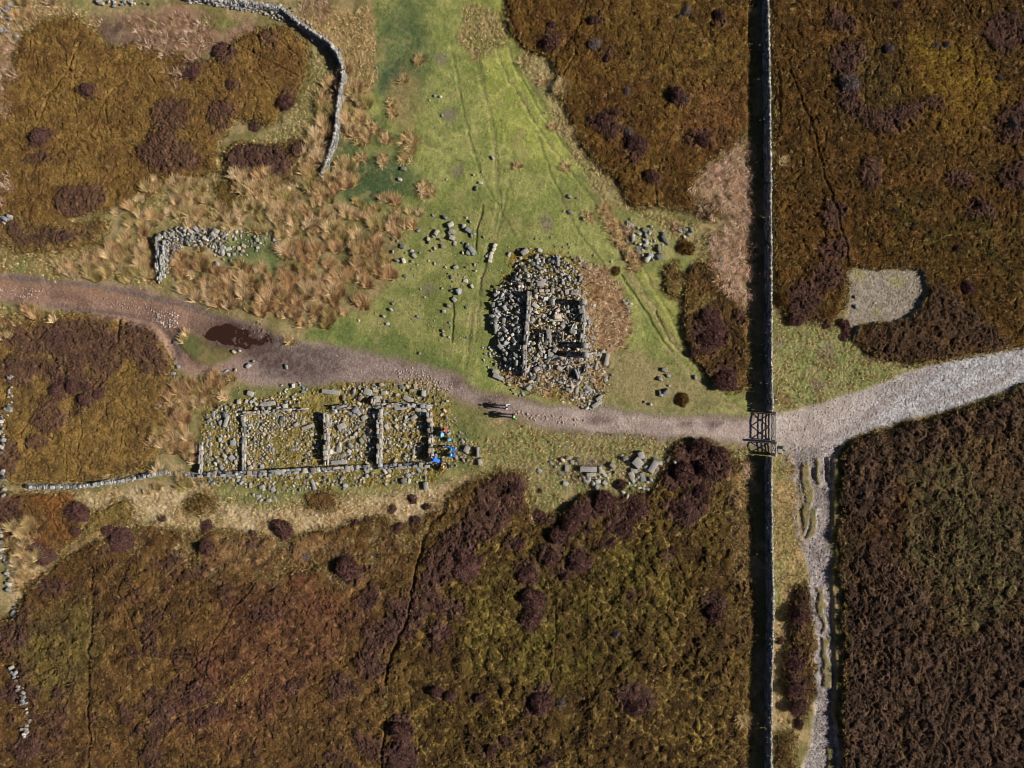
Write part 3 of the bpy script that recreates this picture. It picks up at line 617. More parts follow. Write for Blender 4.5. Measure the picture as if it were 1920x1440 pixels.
class Stone:
    __slots__ = ('x', 'y', 'z', 's', 'rz', 'tx', 'ty', 'c', 'k', 'lab', 'grp', 'proto')
STONES = []
def add_stone(px, py, l, w, h, rz, lab, grp, r, dz=0.0, tilt=14, warm=0.25, light=1.0, proto=None):
    s = Stone(); s.x, s.y = P(px, py); l, w, h = l * .9, w * .82, h * .88; s.s = (l, w, h); s.rz = math.radians(rz)
    s.tx, s.ty = math.radians(r.uniform(-tilt, tilt)), math.radians(r.uniform(-tilt, tilt))
    s.z = float(zat(s.x, s.y)) + h * 0.30 + dz; s.c = stone_col(r, warm, light); s.k = r.randrange(36) if proto is None else proto
    s.lab, s.grp = lab, grp; STONES.append(s); return s
def inpoly(pts, x, y):
    return bool(inside(pts, np.array([x]), np.array([y]))[0])
def scatter(pts, n, smin, smax, lab, grp, seed, gap=0.75, flat=0.55, dz=0.0, tilt=18, warm=0.25, light=1.0, elong=1.7, pile=0.0):
    r = random.Random(seed); xs = [p[0] for p in pts]; ys = [p[1] for p in pts]; put = []; tries = 0
    while len(put) < n and tries < n * 30:
        tries += 1
        x, y = r.uniform(min(xs), max(xs)), r.uniform(min(ys), max(ys))
        if not inpoly(pts, x, y): continue
        l = smin * (smax / smin) ** (r.random() ** 1.6); w = l / r.uniform(1.05, elong)
        rad = l * PXM * 0.5 * gap
        if any((x - a) ** 2 + (y - b) ** 2 < (rad + c) ** 2 for a, b, c in put): continue
        put.append((x, y, rad))
        add_stone(x, y, l, w, min(l, w) * r.uniform(flat * .8, flat * 1.5), r.uniform(0, 180), lab, grp, r, dz + pile * r.random(), tilt, warm, light)

def fines(pts, n, seed, dz=0.0):
    scatter(pts, n, .12, .26, 'small rubble', 'small rubble', seed, .42, .7, dz, 30, .2, 1.1, 1.8)
G_E = 'fallen stones round the square eastern ruin'; G_W = 'fallen stones in and round the long ruin'
L = lambda t: t
# square ruin (east): scree west, mound north, inside, south and east
scatter([(930,540),(975,515),(985,560),(980,700),(950,690),(935,640),(920,600)], 230, .3, .9, 'grey angular block in the steep scree west of the square ruin', 'scree west of the square ruin', 1, .44, .6, .15, 34, .12, 1.2, 2.2, .3)
scatter([(965,500),(1000,480),(1060,478),(1095,525),(1100,550),(990,552),(960,545)], 190, .28, .75, 'grey stone in the mossy mound behind the square ruin', 'mound north of the square ruin', 2, .55, .6, .0, 30, .1, .95, 1.9, .2)
scatter([(992,555),(1085,555),(1090,690),(985,700)], 300, .28, .85, 'pale stone lying among the inner walls of the square ruin', 'stones inside the square ruin', 3, .44, .55, .1, 28, .2, 1.2, 2.3, .2)
scatter([(985,690),(1085,680),(1100,720),(1080,735),(990,715)], 80, .3, .8, 'grey stone at the south foot of the square ruin', 'south foot of the square ruin', 4, .52, .6, .05, 25, .2, 1.0, 2.0, .1)
scatter([(1060,715),(1110,700),(1130,745),(1125,765),(1090,768),(1070,750)], 75, .3, .75, 'grey stone in the spill beside the track south-east of the square ruin', 'spill beside the track', 5, .55, .6, 0, 25, .15, 1.0, 1.9)
scatter([(905,650),(925,640),(990,715),(1000,745),(970,742),(930,710),(905,675)], 55, .3, .8, 'grey stone spilled towards the track from the square ruin', 'south-west spill of the square ruin', 6, .6, .6, 0, 20, .2)
scatter([(1085,580),(1115,570),(1120,690),(1090,690)], 90, .28, .7, 'grey stone against the east side of the square ruin', 'east side of the square ruin', 7, .55, .6, 0, 25, .15, 1.0, 1.9, .15)
scatter([(1100,680),(1140,650),(1145,720),(1120,740)], 26, .3, .7, 'blue-grey stone on dead bracken by the square ruin', 'stones on the dead bracken', 8, .9, .6)
scatter([(940,470),(1070,455),(1110,500),(1090,520),(1000,485),(955,500)], 26, .3, .6, 'loose stone on the mossy edge north of the square ruin', 'mossy edge north of the square ruin', 9, 1.1, .6)
scatter([(1110,560),(1180,560),(1190,610),(1160,650),(1110,650)], 10, .25, .5, 'small stone half hidden in dead bracken', 'stones in dead bracken', 10, 1.5, .5)
# long ruin (west)
scatter([(380,775),(455,770),(460,880),(385,885)], 125, .25, .72, 'grey rubble stone in the west room of the long ruin', 'west room of the long ruin', 11, .6, .6, 0, 25, .25, 1.05)
scatter([(462,775),(560,775),(560,800),(510,820),(520,870),(465,878)], 190, .24, .62, 'pale rubble stone in the middle room of the long ruin', 'second room of the long ruin', 12, .6, .6, 0, 25, .45, 1.08)
scatter([(530,770),(610,775),(608,870),(520,875)], 90, .24, .6, 'mossy rubble stone in the grassy part of the second room', 'grassy part of the second room', 13, .75, .5, 0, 20, .4)
scatter([(616,768),(706,765),(706,868),(616,870)], 150, .26, .75, 'grey stone in the third room of the long ruin', 'third room of the long ruin', 14, .6, .6, 0, 25, .3, 1.05)
scatter([(714,766),(805,766),(806,866),(714,868)], 130, .26, .7, 'stone lying in the moss of the east room', 'east room of the long ruin', 15, .65, .6, 0, 25, .35)
scatter([(640,722),(800,718),(838,740),(830,762),(640,764)], 95, .28, .85, 'grey stone tumbled along the north side of the long ruin', 'north side of the long ruin', 16, .62, .6, 0, 22, .2)
scatter([(400,760),(520,740),(560,712),(580,722),(560,765),(470,772),(400,780)], 75, .28, .75, 'grey stone in the tumble at the north-west corner of the long ruin', 'north-west corner of the long ruin', 17, .65, .6, 0, 22, .2)
scatter([(380,893),(600,885),(800,880),(800,905),(620,915),(520,925),(420,905),(365,912)], 150, .28, .75, 'grey stone lying along the south wall of the long ruin', 'south side of the long ruin', 18, .62, .55, 0, 18, .2)
scatter([(812,770),(845,770),(880,820),(890,860),(850,880),(812,865)], 75, .26, .65, 'grey stone in the tumble where the hikers rest', 'tumble where the hikers rest', 19, .65, .6, 0, 20, .2)
scatter([(470,925),(520,915),(520,935),(480,942)], 12, .3, .6, 'stone of the small heap south of the long ruin', 'small heap south of the long ruin', 20, .7, .5)
# heap in the north-west, and stones east of it
scatter([(290,450),(315,430),(370,424),(425,434),(432,452),(420,475),(385,462),(350,462),(328,490),(312,522),(297,528),(290,490)], 230, .26, .62, 'grey stone in the collapsed heap among the rushes', 'collapsed heap among the rushes', 21, .52, .7, 0, 30, .06, 1.0, 1.8, .15)
scatter([(425,435),(480,430),(525,440),(530,455),(480,470),(440,455)], 48, .26, .6, 'grey stone trailing east from the collapsed heap', 'trail east of the collapsed heap', 22, .65, .6, 0, 20, .06)
scatter([(395,470),(440,460),(470,475),(450,500),(405,495)], 20, .35, .75, 'lichened block at the end of the collapsed heap', 'blocks at the end of the heap', 23, .7, .6, 0, 15, .1)
fines([(385,772),(806,768),(806,868),(385,884)], 1200, 51); fines([(930,540),(980,500),(1090,510),(1120,640),(1110,740),(1000,735),(925,680)], 1200, 52, .08)
fines([(640,722),(800,718),(838,740),(830,762),(640,764)], 90, 53); fines([(380,893),(800,882),(800,905),(420,912)], 120, 54); fines([(290,450),(370,424),(432,440),(420,475),(350,462),(312,522),(292,520)], 120, 55)
fines([(1060,860),(1240,860),(1240,915),(1060,905)], 90, 56); fines([(1165,420),(1250,430),(1245,490),(1170,480)], 50, 57)
scatter([(400,-8),(480,0),(545,14),(600,60),(645,100),(640,112),(590,80),(540,44),(480,26),(400,12)], 150, .25, .55, 'grey stone tumbled from the northern end of the curved wall', 'stones tumbled from the curved wall', 40, .5, .6, .05, 30, .05)
# hand placed stones of the green, north cluster and the south bank
r = random.Random(77)
for lst, lab, grp in (
  ([(755,462,.6,20),(772,470,.7,0),(777,480,.5,40),(787,474,.4,10),(803,449,.6,80),(805,455,.5,20),(812,443,.7,60),(818,437,.7,120),(825,450,.6,30),(830,462,.5,80),(845,422,.7,150),(850,434,.8,60),(848,447,.7,20),(853,457,.6,90),(870,425,.5,100),(878,432,.7,30),(884,442,.6,80),(890,440,.4,0),(868,456,.5,10),(876,460,.6,100),(884,468,.8,50),(888,475,.6,120),(878,475,.6,20),(868,474,.5,80),(815,466,.5,0),(809,471,.4,40),(745,489,.6,10),(757,489,.6,70),(772,491,.5,20),(775,476,.6,0),(737,473,.5,90),(834,408,.5,30),(874,408,.5,10),(882,416,.5,80),(848,435,.7,30),(812,404,.35,60),(736,448,.35,60),(785,433,.5,150),(745,452,.4,30),(855,502,.55,20),(847,520,.4,70),(890,497,.5,80),(892,508,.5,20),(873,527,.5,10),(885,537,.5,60),(860,547,.8,60),(846,545,.4,10),(852,562,.6,50),(840,573,.7,30),(833,584,.4,0),(760,518,.4,20),(815,495,.4,70)], 'grey stone scattered on the short turf between the rushes and the square ruin', 'stones scattered on the turf west of the square ruin'),
  ([(1171,430,.5,40),(1176,417,.6,0),(1182,411,.4,50),(1182,424,.6,20),(1170,426,.5,80),(1187,430,.6,100),(1195,428,.6,20),(1208,433,.6,40),(1221,425,.55,0),(1198,440,.8,10),(1211,443,.6,60),(1217,439,.5,120),(1186,444,.8,90),(1185,450,.9,100),(1175,453,.8,10),(1190,457,.5,0),(1199,459,.6,40),(1212,455,.7,80),(1218,458,.5,10),(1226,452,.5,60),(1242,440,.7,20),(1244,448,.9,60),(1251,456,.6,40),(1234,467,1.2,80),(1224,463,.5,30),(1195,471,.8,50),(1203,470,.5,100),(1212,466,.5,0),(1219,480,.6,30),(1212,488,1.1,-35),(1228,482,.5,60),(1236,482,.8,-20),(1223,487,.5,40),(1204,479,.5,60),(1206,450,.5,30),(1209,461,.5,10)], 'blue-grey boulder in the cluster on the bright turf north-east of the square ruin', 'boulder cluster north-east of the square ruin'),
  ([(1275,432,.6,30),(1284,432,.7,0),(1294,432,.8,50),(1291,440,.7,20),(1283,444,.5,60),(1339,449,.5,90),(1331,457,.4,30),(1363,470,.5,0),(1352,488,.6,10)], 'stone sunk in rough grass between the boulder cluster and the dead bracken', 'stones east of the boulder cluster'),
  ([(1031,829,.5,30),(1062,834,.4,0),(1033,868,.5,60),(1040,875,.6,10),(1012,883,.6,30),(1055,862,.7,40),(1066,858,.7,0),(1072,866,.6,60),(1084,862,.6,50),(1062,878,.7,90),(1052,888,.6,30),(1058,894,.5,60),(1048,869,.5,10),(1060,907,.6,20),(1092,895,.7,50),(1098,902,.6,20),(1104,898,.6,80),(1112,907,.8,70),(1118,912,.8,100),(1116,895,.5,20),(1124,893,.5,50),(1128,884,.6,10),(1125,878,.6,70),(1133,890,.5,30),(1138,896,.5,60),(1141,888,.5,0),(1147,872,.7,40),(1144,880,.5,30),(1152,885,.5,70),(1133,905,.6,40),(1120,902,.6,0),(1165,854,.7,20),(1171,860,.8,5),(1179,868,.7,10),(1188,882,.9,10),(1183,890,.8,70),(1196,893,.7,100),(1203,890,.6,70),(1186,900,.7,60),(1194,903,.6,20),(1205,898,.6,0),(1208,863,.7,100),(1212,878,.8,60),(1228,862,.7,30),(1235,868,.6,0),(1240,870,.6,70),(1222,885,.6,40),(1230,878,.5,60),(1219,898,.8,70),(1213,902,.6,30),(1185,917,.5,30),(1198,914,.5,0),(1206,915,.5,60),(1214,917,.5,20),(1176,930,.8,110),(1167,922,.5,40),(1178,905,.6,60),(1254,860,.8,130),(1263,866,.6,40)], 'blue-grey stone in the tumbled bank beside the heather south of the track', 'tumbled bank south of the track'),
  ([(1246,694,.6,20),(1252,705,.8,10),(1237,710,.9,30),(1254,723,.4,0),(1235,736,.8,80),(1239,741,.5,20),(1248,735,.8,-40),(1209,754,.5,0),(1220,758,.6,20),(1303,708,.5,60),(1178,582,.6,90),(1172,569,.5,30),(1183,570,.4,0),(1178,566,.4,80),(1168,600,.4,30),(1132,697,.7,40),(1147,702,.5,60),(1135,712,.7,10)], 'blue-grey boulder on the turf between the square ruin and the boundary wall', 'boulders on the turf east of the square ruin'),
  ([(733,581,.6,30),(720,593,.6,50),(672,601,.5,40),(727,607,.4,0),(736,570,.5,10),(874,436,.4,0),(745,332,.0,0),(750,337,.6,20),(757,317,.6,10),(815,181,.5,10),(826,182,.5,0),(805,188,.3,30),(829,217,.35,60),(924,296,.5,60),(893,354,.6,100),(901,343,.6,10),(888,328,.4,0),(837,337,.4,0),(705,128,.4,0),(1083,372,.3,0),(1068,369,.5,30),(1069,398,.5,20),(1057,396,.35,0),(1094,411,.5,60),(708,590,.0,0),(830,620,.6,40),(845,614,.4,0),(832,628,.4,60),(842,632,.4,0),(843,605,.4,30),(875,633,.35,0)], 'single grey stone lying on the open green turf', 'single stones on the open turf'),
  ([(537,688,.7,60),(441,694,.6,-20),(424,696,.7,-25),(466,686,.6,-40),(475,678,.5,-40),(330,643,.6,20),(334,688,.9,-20),(326,700,.5,0),(470,738,.7,20),(388,715,.4,0),(440,660,.5,40),(450,657,.5,60),(558,376,.7,20),(302,760,.5,50)], 'pale stone lying at the edge of the muddy track', 'stones at the edge of the muddy track'),
  ([(1603,557,.5,70),(1605,575,.4,60),(1641,568,.3,0),(1702,688,.5,20),(1725,545,.3,10),(1461,845,.6,10),(1470,841,.6,30),(1466,850,.4,60)], 'grey stone on bare ground east of the boundary wall', 'stones east of the boundary wall')):
    for (px, py, d, rz) in lst:
        if d <= 0: continue
        d *= r.uniform(.85, 1.1)
        add_stone(px, py, d, d / r.uniform(1.1, 1.6), d * r.uniform(.4, .75), -rz, lab, grp, r, 0, 12, .06)
# broken lines of stones in the heather in the west
for pts, n, lab, grp in (([(26,700),(25,735)], 7, 'pale stone at the head of the broken wall line west of the brown moor', 'head of the broken wall line'),
        ([(27,742),(21,765),(10,790),(8,815),(11,830),(8,845)], 46, 'pale stone of the broken wall line in the heather at the edge of the moor', 'broken wall line in the heather'),
        ([(12,880),(8,905),(9,928)], 12, 'pale stone of the gap in the broken wall line', 'gap in the broken wall line'),
        ([(4,990),(7,1020),(4,1045),(13,1062),(17,1080),(17,1105)], 48, 'pale stone of the broken wall line beside the straw grass', 'broken wall line beside the straw grass'),
        ([(25,1130),(25,1150),(24,1165)], 7, 'pale stone below the broken wall line', 'stones below the broken wall line'),
        ([(28,1252),(37,1272),(47,1295),(54,1315),(56,1332)], 26, 'white stone of the thin wall line deep in the rust brown heather', 'thin wall line in the rust brown heather'),
        ([(63,1345),(54,1358),(53,1378)], 13, 'white stone at the foot of the thin wall line', 'foot of the thin wall line'),
        ([(-6,25),(14,10),(20,40),(2,70)], 36, 'grey stone of the heap at the corner of the straw grass', 'heap at the corner of the straw grass'),
        ([(185,4),(235,8),(285,5)], 22, 'grey stone of the tumbled wall above the bare mud', 'tumbled wall above the bare mud'),
        ([(3,410),(20,415),(22,402)], 9, 'grey stone beside the rough heather above the track', 'stones above the track')):
    rr = random.Random(len(STONES)); seg = [math.dist(a, b) for a, b in zip(pts[:-1], pts[1:])]; tot = sum(seg)
    for q in range(n):
        d = rr.uniform(0, tot); i = 0
        while i < len(seg) - 1 and d > seg[i]: d -= seg[i]; i += 1
        t = d / max(seg[i], 1e-3); x = pts[i][0] + t * (pts[i + 1][0] - pts[i][0]); y = pts[i][1] + t * (pts[i + 1][1] - pts[i][1])
        sz = rr.uniform(.24, .62); wd = 14 if grp.startswith('heap') else 5
        add_stone(x + rr.gauss(0, wd * .6), y + rr.gauss(0, 3), sz, sz * .7, sz * .6, rr.uniform(-40, 40), lab, grp, rr, .02, 20, .05, .98)

def rot(s):
    return (Matrix.Rotation(s.rz, 3, 'Z') @ Matrix.Rotation(s.ty, 3, 'Y') @ Matrix.Rotation(s.tx, 3, 'X'))
def merge(items):
    """items: (verts, faces, 3x3 rotation, scale, position, colour) -> arrays of one mesh"""
    vs, fs, cs, off = [], [], [], 0
    for v, f, R, sc, pos, c in items:
        w = (v * np.array(sc, F)) @ np.array(R, F).T + np.array(pos, F)
        vs.append(w); fs.append(f + off); cs.append(np.tile(np.asarray(c, F), (len(v), 1))); off += len(v)
    return np.concatenate(vs), [np.concatenate(fs)], np.concatenate(cs)

scatter([(740,430),(900,410),(960,470),(920,560),(880,640),(760,600),(735,520)], 75, .12, .34, 'small stone on the turf', 'small turf stones', 61, 1.4, .6, 0, 15, .1)
scatter([(930,440),(1100,440),(1180,520),(1200,640),(1150,700),(1120,560),(1000,470)], 50, .12, .32, 'small stone on the turf', 'small turf stones', 62, 1.6, .6, 0, 15, .1)
scatter([(600,580),(900,600),(860,690),(640,640)], 26, .12, .32, 'small stone on the turf', 'small turf stones', 63, 2, .6, 0, 15, .1)
scatter([(790,80),(1000,120),(1060,330),(820,380)], 26, .1, .28, 'small stone on the turf', 'small turf stones', 64, 2, .6, 0, 15, .1)
scatter([(430,728),(560,720),(840,745),(890,880),(560,930),(400,915)], 260, .14, .34, 'small stone on the turf', 'small turf stones', 65, .9, .6, 0, 20, .2)
STONES.sort(key=lambda s: -s.s[0] * s.s[1])
proto_me = [mesh_np('stone', v, [f]) for v, f in PROTO]
for m_ in proto_me: m_.materials.append(M_stone)
for s in STONES[:295]:
    o = bpy.data.objects.new('stone', proto_me[s.k]); COL.objects.link(o)
    o.matrix_world = Matrix.Translation((s.x, s.y, s.z)) @ rot(s).to_4x4() @ Matrix.Diagonal((*s.s, 1))
    o.color = (*[float(q) for q in s.c], 1)
    tag(o, s.lab, 'stone', s.grp)
rub = merge([(*PROTO[s.k], rot(s), s.s, (s.x, s.y, s.z), s.c) for s in STONES[295:]])
tag(link('rubble', mesh_np('rubble', *rub), M_rubble), 'small grey rubble filling the ruins, the heap and the banks', None, None, 'stuff')

# gravel lumps bedded in the tracks
r = random.Random(5); it = []
def bed(pts, n, a, b, cols, seed):
    rr = random.Random(seed); c = 0
    xs = [p[0] for p in pts]; ys = [p[1] for p in pts]
    while c < n:
        x, y = rr.uniform(min(xs), max(xs)), rr.uniform(min(ys), max(ys))
        if not inpoly(pts, x, y): continue
        c += 1; s = rr.uniform(a, b); X, Y = P(x, y); h = s * rr.uniform(.25, .5)
        it.append((*PROTO[18 + rr.randrange(18)], Matrix.Rotation(rr.uniform(0, 6.28), 3, 'Z'), (s, s * rr.uniform(.6, .95), h), (X, Y, float(zat(X, Y)) + h * .15), A(*rr.choice(cols)) * rr.uniform(.8, 1.12)))
PINK = [(186, 162, 146), (196, 176, 162), (168, 146, 134)]
bed([(735,695),(775,690),(850,725),(840,740),(800,735),(750,715)], 150, .1, .32, [(184, 164, 150), (170, 150, 136)], 1)
bed([(180,548),(250,560),(330,585),(325,610),(290,608),(230,585),(190,575)], 110, .08, .24, [(168,144,128),(156,132,118)], 2)
bed([(280,580),(335,588),(330,615),(300,612)], 70, .12, .34, [(184, 168, 156), (164, 150, 142)], 3)
bed([(-20,540),(80,540),(75,560),(-20,556)], 70, .1, .25, PINK, 4)
bed([(960,770),(1100,788),(1100,800),(1000,790)], 40, .12, .4, [(182, 160, 142), (170, 150, 132)], 5)
bed([(440,620),(500,640),(500,600),(455,612)], 26, .15, .35, [(140, 116, 110), (110, 92, 88)], 6)
bed(ROADP, 1500, .06, .17, [(190, 184, 182), (160, 156, 156), (176, 166, 160), (120, 110, 108)], 7)
bed(PATHP, 1200, .07, .2, [(150, 144, 144), (120, 112, 112), (90, 84, 84)], 8)
bed(GRAVP, 600, .06, .15, [(160, 150, 134), (126, 116, 102)], 9)
bed([(600,655),(850,715),(1000,765),(1400,790),(1450,785),(1450,830),(1300,812),(1000,790),(860,735),(640,715)], 900, .05, .14, PINK, 10)
tag(link('track_stones', mesh_np('track_stones', *merge(it)), M_rubble), 'small pale stones bedded in the tracks', None, None, 'stuff')

# dressed slabs and blocks one can tell apart
def slab(px, py, l, w, h, rz, label, dz=0.0, k=0, c=(158, 154, 148), upright=False):
    v, f = DRESSED[k % 8]; x, y = P(px, py)
    o = link('stone_slab', mesh_np('stone_slab', v * np.array((l, w, h), F), [f]), M_stone)
    o.location = (x, y, float(zat(x, y)) + h * 0.42 + dz); o.rotation_euler = (math.radians(random.uniform(-4, 4)), math.radians(random.uniform(-4, 4)), math.radians(-rz))
    o.color = (*[float(q) for q in A(*c)], 1); tag(o, label, 'stone slab', 'dressed slabs fallen from the ruins'); return o
for a in ((621,735,1.75,.42,.3,6,'long tan lintel lying alone on the turf north of the long ruin'),
          (504,757,1.35,.42,.25,-8,'broad grey slab at the north-west corner of the long ruin'),
          (579,800,1.25,.34,.25,-20,'bluish slab lying aslant in the second room of the long ruin'),
          (427,789,1.15,.32,.4,-72,'dark-sided slab propped on edge in the west room'),
          (752,764,1.15,.46,.3,-5,'pale slab on the north wall of the east room'),
          (766,748,1.0,.48,.3,26,'thick slab tilted beyond the north wall of the long ruin'),
          (792,772,.9,.46,.25,-30,'rough grey slab leaning inside the north-east corner of the long ruin'),
          (777,783,.65,.42,.22,-35,'small tan slab below the leaning slab in the east room'),
          (642,799,.8,.55,.28,-25,'large pale block lying in the third room of the long ruin'),
          (637,841,.65,.48,.28,100,'tall pale block near the cross wall of the third room'),
          (637,866,1.5,.4,.3,-3,'long slab set against the south wall of the third room'),
          (799,911,.75,.42,.4,85,'dark upright slab on the grass south of the long ruin'),
          (690,735,.75,.6,.3,15,'squarish block in the tumble north of the third room'),
          (707,748,.6,.55,.3,10,'flat block beside the dark doorway of the long ruin'),
          (674,773,.5,.5,.25,40,'tilted square block inside the third room wall'),
          (684,783,.55,.45,.25,-30,'small square block beside the tilted square block'),
          (896,847,.95,.26,.55,88,'thin stone standing on edge at the east end of the tumble'),
          (900,866,.6,.4,.35,80,'end block of the tumble east of the resting hikers'),
          (875,842,.6,.5,.45,120,'dark cracked boulder beside the resting hikers'),
          (1038,600,1.45,.42,.3,-1,'long pale lintel lying across the middle of the square ruin'),
          (1046,592,.8,.4,.25,14,'broken slab above the long lintel of the square ruin'),
          (1137,674,1.15,.36,.4,-78,'long bluish block at the east edge of the dead bracken'),
          (934,707,1.05,.4,.35,22,'pale beam stone at the south-west edge of the square ruin'),
          (930,697,.7,.4,.35,20,'short block above the pale beam stone'),
          (1103,728,.85,.36,.3,40,'slab lying aslant south-east of the square ruin'),
          (1118,758,.95,.4,.3,-35,'slab at the end of the spill beside the track'),
          (1123,746,.7,.3,.3,-35,'narrow slab next to the end slab beside the track'),
          (942,558,.75,.55,.4,95,'square block casting a black shadow west of the scree'),
          (936,582,.75,.5,.35,-20,'pointed pale block west of the scree'),
          (936,590,.8,.5,.35,-25,'second pale pointed block just below the first one'),
          (984,473,.75,.5,.5,-35,'dark wedge-shaped boulder north of the square ruin'),
          (1046,492,.9,.3,.5,90,'dark upright stone on the mossy mound'),
          (1014,533,.8,.5,.35,-10,'flat block half buried in the mossy mound'),
          (1102,662,1.1,.4,.3,12,'beam stone sticking out of the east side of the square ruin'),
          (1118,685,.9,.26,.35,-75,'narrow blade of stone by the south-east corner of the square ruin'),
          (717,504,.95,.5,.2,-6,'flat grey slab half covered by rushes'),
          (722,517,.95,.42,.2,-30,'sloping flat slab just below the half covered one'),
          (846,436,.55,.3,.25,-28,'pinkish oblong brick on the turf among grey stones'),
          (855,501,.5,.28,.22,-22,'pinkish oblong brick lying alone on the turf'),
          (861,547,.65,.34,.3,-55,'oblong grey block at the bend of the worn edge'),
          (1102,879,1.6,.52,.4,1,'long pale coping slab on the tumbled bank south of the track'),
          (1107,889,.85,.36,.35,1,'shorter slab lying below the long coping slab'),
          (1194,867,.9,.85,.5,45,'large squarish grey boulder on the bank south of the track'),
          (1201,853,.7,.6,.5,70,'block standing alone above the tumbled bank'),
          (1223,874,1.25,.6,.5,-60,'long wedge of blue stone in the tumbled bank'),
          (1532,1268,.75,.5,.25,60,'pale flat stone in the rutted path')):
    slab(*a[:6], a[6], k=len(bpy.data.meshes))
for k, (px, py, s) in enumerate(((928,461,.6),(926,468,.55),(922,475,.5),(921,480,.5),(920,484,.5),(919,490,.55),(913,481,.4),(916,478,.35))):
    o = slab(px, py, s, s * .75, s * .7, -55 + 12 * k, 'whitened stone in the short row set out on the turf', k=k, c=(206, 196, 180)); o.scale = (.72, .72, .72); o.location.z -= .05
    o.name = 'white_stone'; o['category'] = 'stone'; o['group'] = 'row of whitened stones on the turf'

# ------------------------------------------------------------------ drystone walls
def resample(pts, step):
    out = [np.array(pts[0], float)]
    for a, b in zip(pts[:-1], pts[1:]):
        a, b = np.array(a, float), np.array(b, float); n = max(1, int(np.linalg.norm(b - a) / step))
        for k in range(1, n + 1): out.append(a + (b - a) * k / n)
    return out
def masonry(pts, wb, wt, hfun, seed, sl=0.42, ch=0.2, cap=True, warm=0.1, light=1.0, zbase=None):
    """stone courses of a wall along world points: (face stones with core, coping stones) as merge items"""
    r = random.Random(seed); face, cop = [], []
    p = resample(pts, 0.06); d = np.array([0] + [np.linalg.norm(b - a) for a, b in zip(p[:-1], p[1:])]).cumsum(); L_ = d[-1]
    P2 = np.array(p)
    def at(t):
        x = np.interp(t, d, P2[:, 0]); y = np.interp(t, d, P2[:, 1])
        a = np.array([np.interp(min(L_, t + .1), d, P2[:, i]) - np.interp(max(0, t - .1), d, P2[:, i]) for i in (0, 1)]); a /= (np.linalg.norm(a) + 1e-9)
        return x, y, a
    hmax = max(hfun(t / max(L_, 1e-6)) for t in np.linspace(0, L_, 60))
    for side in (-1, 1):
        for c in range(int(math.ceil(hmax / ch))):
            t = r.uniform(0, .1)
            while t < L_:
                l = sl * r.uniform(.6, 1.35); x, y, a = at(min(L_, t + l / 2)); h = hfun(min(1, (t + l / 2) / L_)); z = c * ch
                if z + ch * .45 < h:
                    ww = wb + (wt - wb) * min(1, (z + ch / 2) / max(hmax, .01)); n = np.array([-a[1], a[0]]) * side
                    dep = ww * .5; off = ww / 2 - dep / 2 + r.uniform(-.02, .02)
                    g = float(zat(x, y)) - 0.05 if zbase is None else zbase
                    R = Matrix.Rotation(math.atan2(a[1], a[0]) + math.radians(r.uniform(-5, 5)), 3, 'Z') @ Matrix.Rotation(math.radians(r.uniform(-4, 4)), 3, 'Y')
                    face.append((*PROTO[r.randrange(30)], R, (l * 1.12, dep * r.uniform(.95, 1.3), ch * r.uniform(1.05, 1.45)), (x + n[0] * off, y + n[1] * off, g + z + ch / 2), stone_col(r, warm, light)))
                t += l
    if cap:
        t = 0
        while t < L_:
            l = r.uniform(.11, .24); x, y, a = at(min(L_, t + l / 2)); h = hfun(min(1, t / L_)); g = float(zat(x, y)) - 0.05 if zbase is None else zbase
            R = Matrix.Rotation(math.atan2(a[1], a[0]) + math.radians(r.uniform(-9, 9)), 3, 'Z') @ Matrix.Rotation(math.radians(r.uniform(-14, 14)), 3, 'Y')
            cop.append((*PROTO[r.randrange(36)], R, (l * 1.15, max(wt, .2) * r.uniform(.7, 1.3), r.uniform(.18, .34)), (x + r.uniform(-.03, .03), y, g + h + .06), stone_col(r, warm, 1.2)))  # coping tinted brighter: the sunlit top edge is painted into its colour
            t += l
    return face, cop

def wall_thing(name, label, cat, pts_px, wb, wt, hfun, seed, **k):
    pts = [P(*p) for p in pts_px]
    e = empty(name, (pts[0][0], pts[0][1], 0))
    fc, cp = masonry(pts, wb, wt, hfun, seed, **k)
    inv = Matrix.Translation((-pts[0][0], -pts[0][1], 0))
    for nm, items in (('stone_facing', fc), ('coping', cp)):
        if items:
            v, f, c = merge(items); v = v - np.array([pts[0][0], pts[0][1], 0], F)
            link(nm, mesh_np(nm, v, f, c), M_rubble, e)
    return tag(e, label, cat)
BW = lambda px: 960 + (px - 960) * (1 - 1.3 / CAM_H) - 1.0      # from where the photograph shows the top to where the wall stands
wall_thing('drystone_wall', 'tall straight drystone boundary wall running north from the gate', 'stone wall', [(BW(1450), 771), (BW(1449), 700), (BW(1448), 500), (BW(1447), 300), (BW(1444), 100), (BW(1441), 0), (BW(1440), -110)], .66, .13, lambda t: 1.14 + .05 * math.sin(40 * t) + .04 * math.sin(97 * t), 31, sl=.5, ch=.22, light=.8)  # facing stones darkened to paint in the shade on the wall's face
wall_thing('drystone_wall', 'tall straight drystone boundary wall running south from the small gate', 'stone wall', [(BW(1448), 855), (BW(1449), 960), (BW(1451), 1080), (BW(1452), 1130), (BW(1450), 1230), (BW(1448), 1330), (BW(1448), 1440), (BW(1448), 1540)], .66, .13, lambda t: 1.14 + .05 * math.sin(37 * t + 1) + .04 * math.sin(91 * t), 32, sl=.5, ch=.22, light=.8)  # same darkened facing: shade of the wall's face put into the stone colour
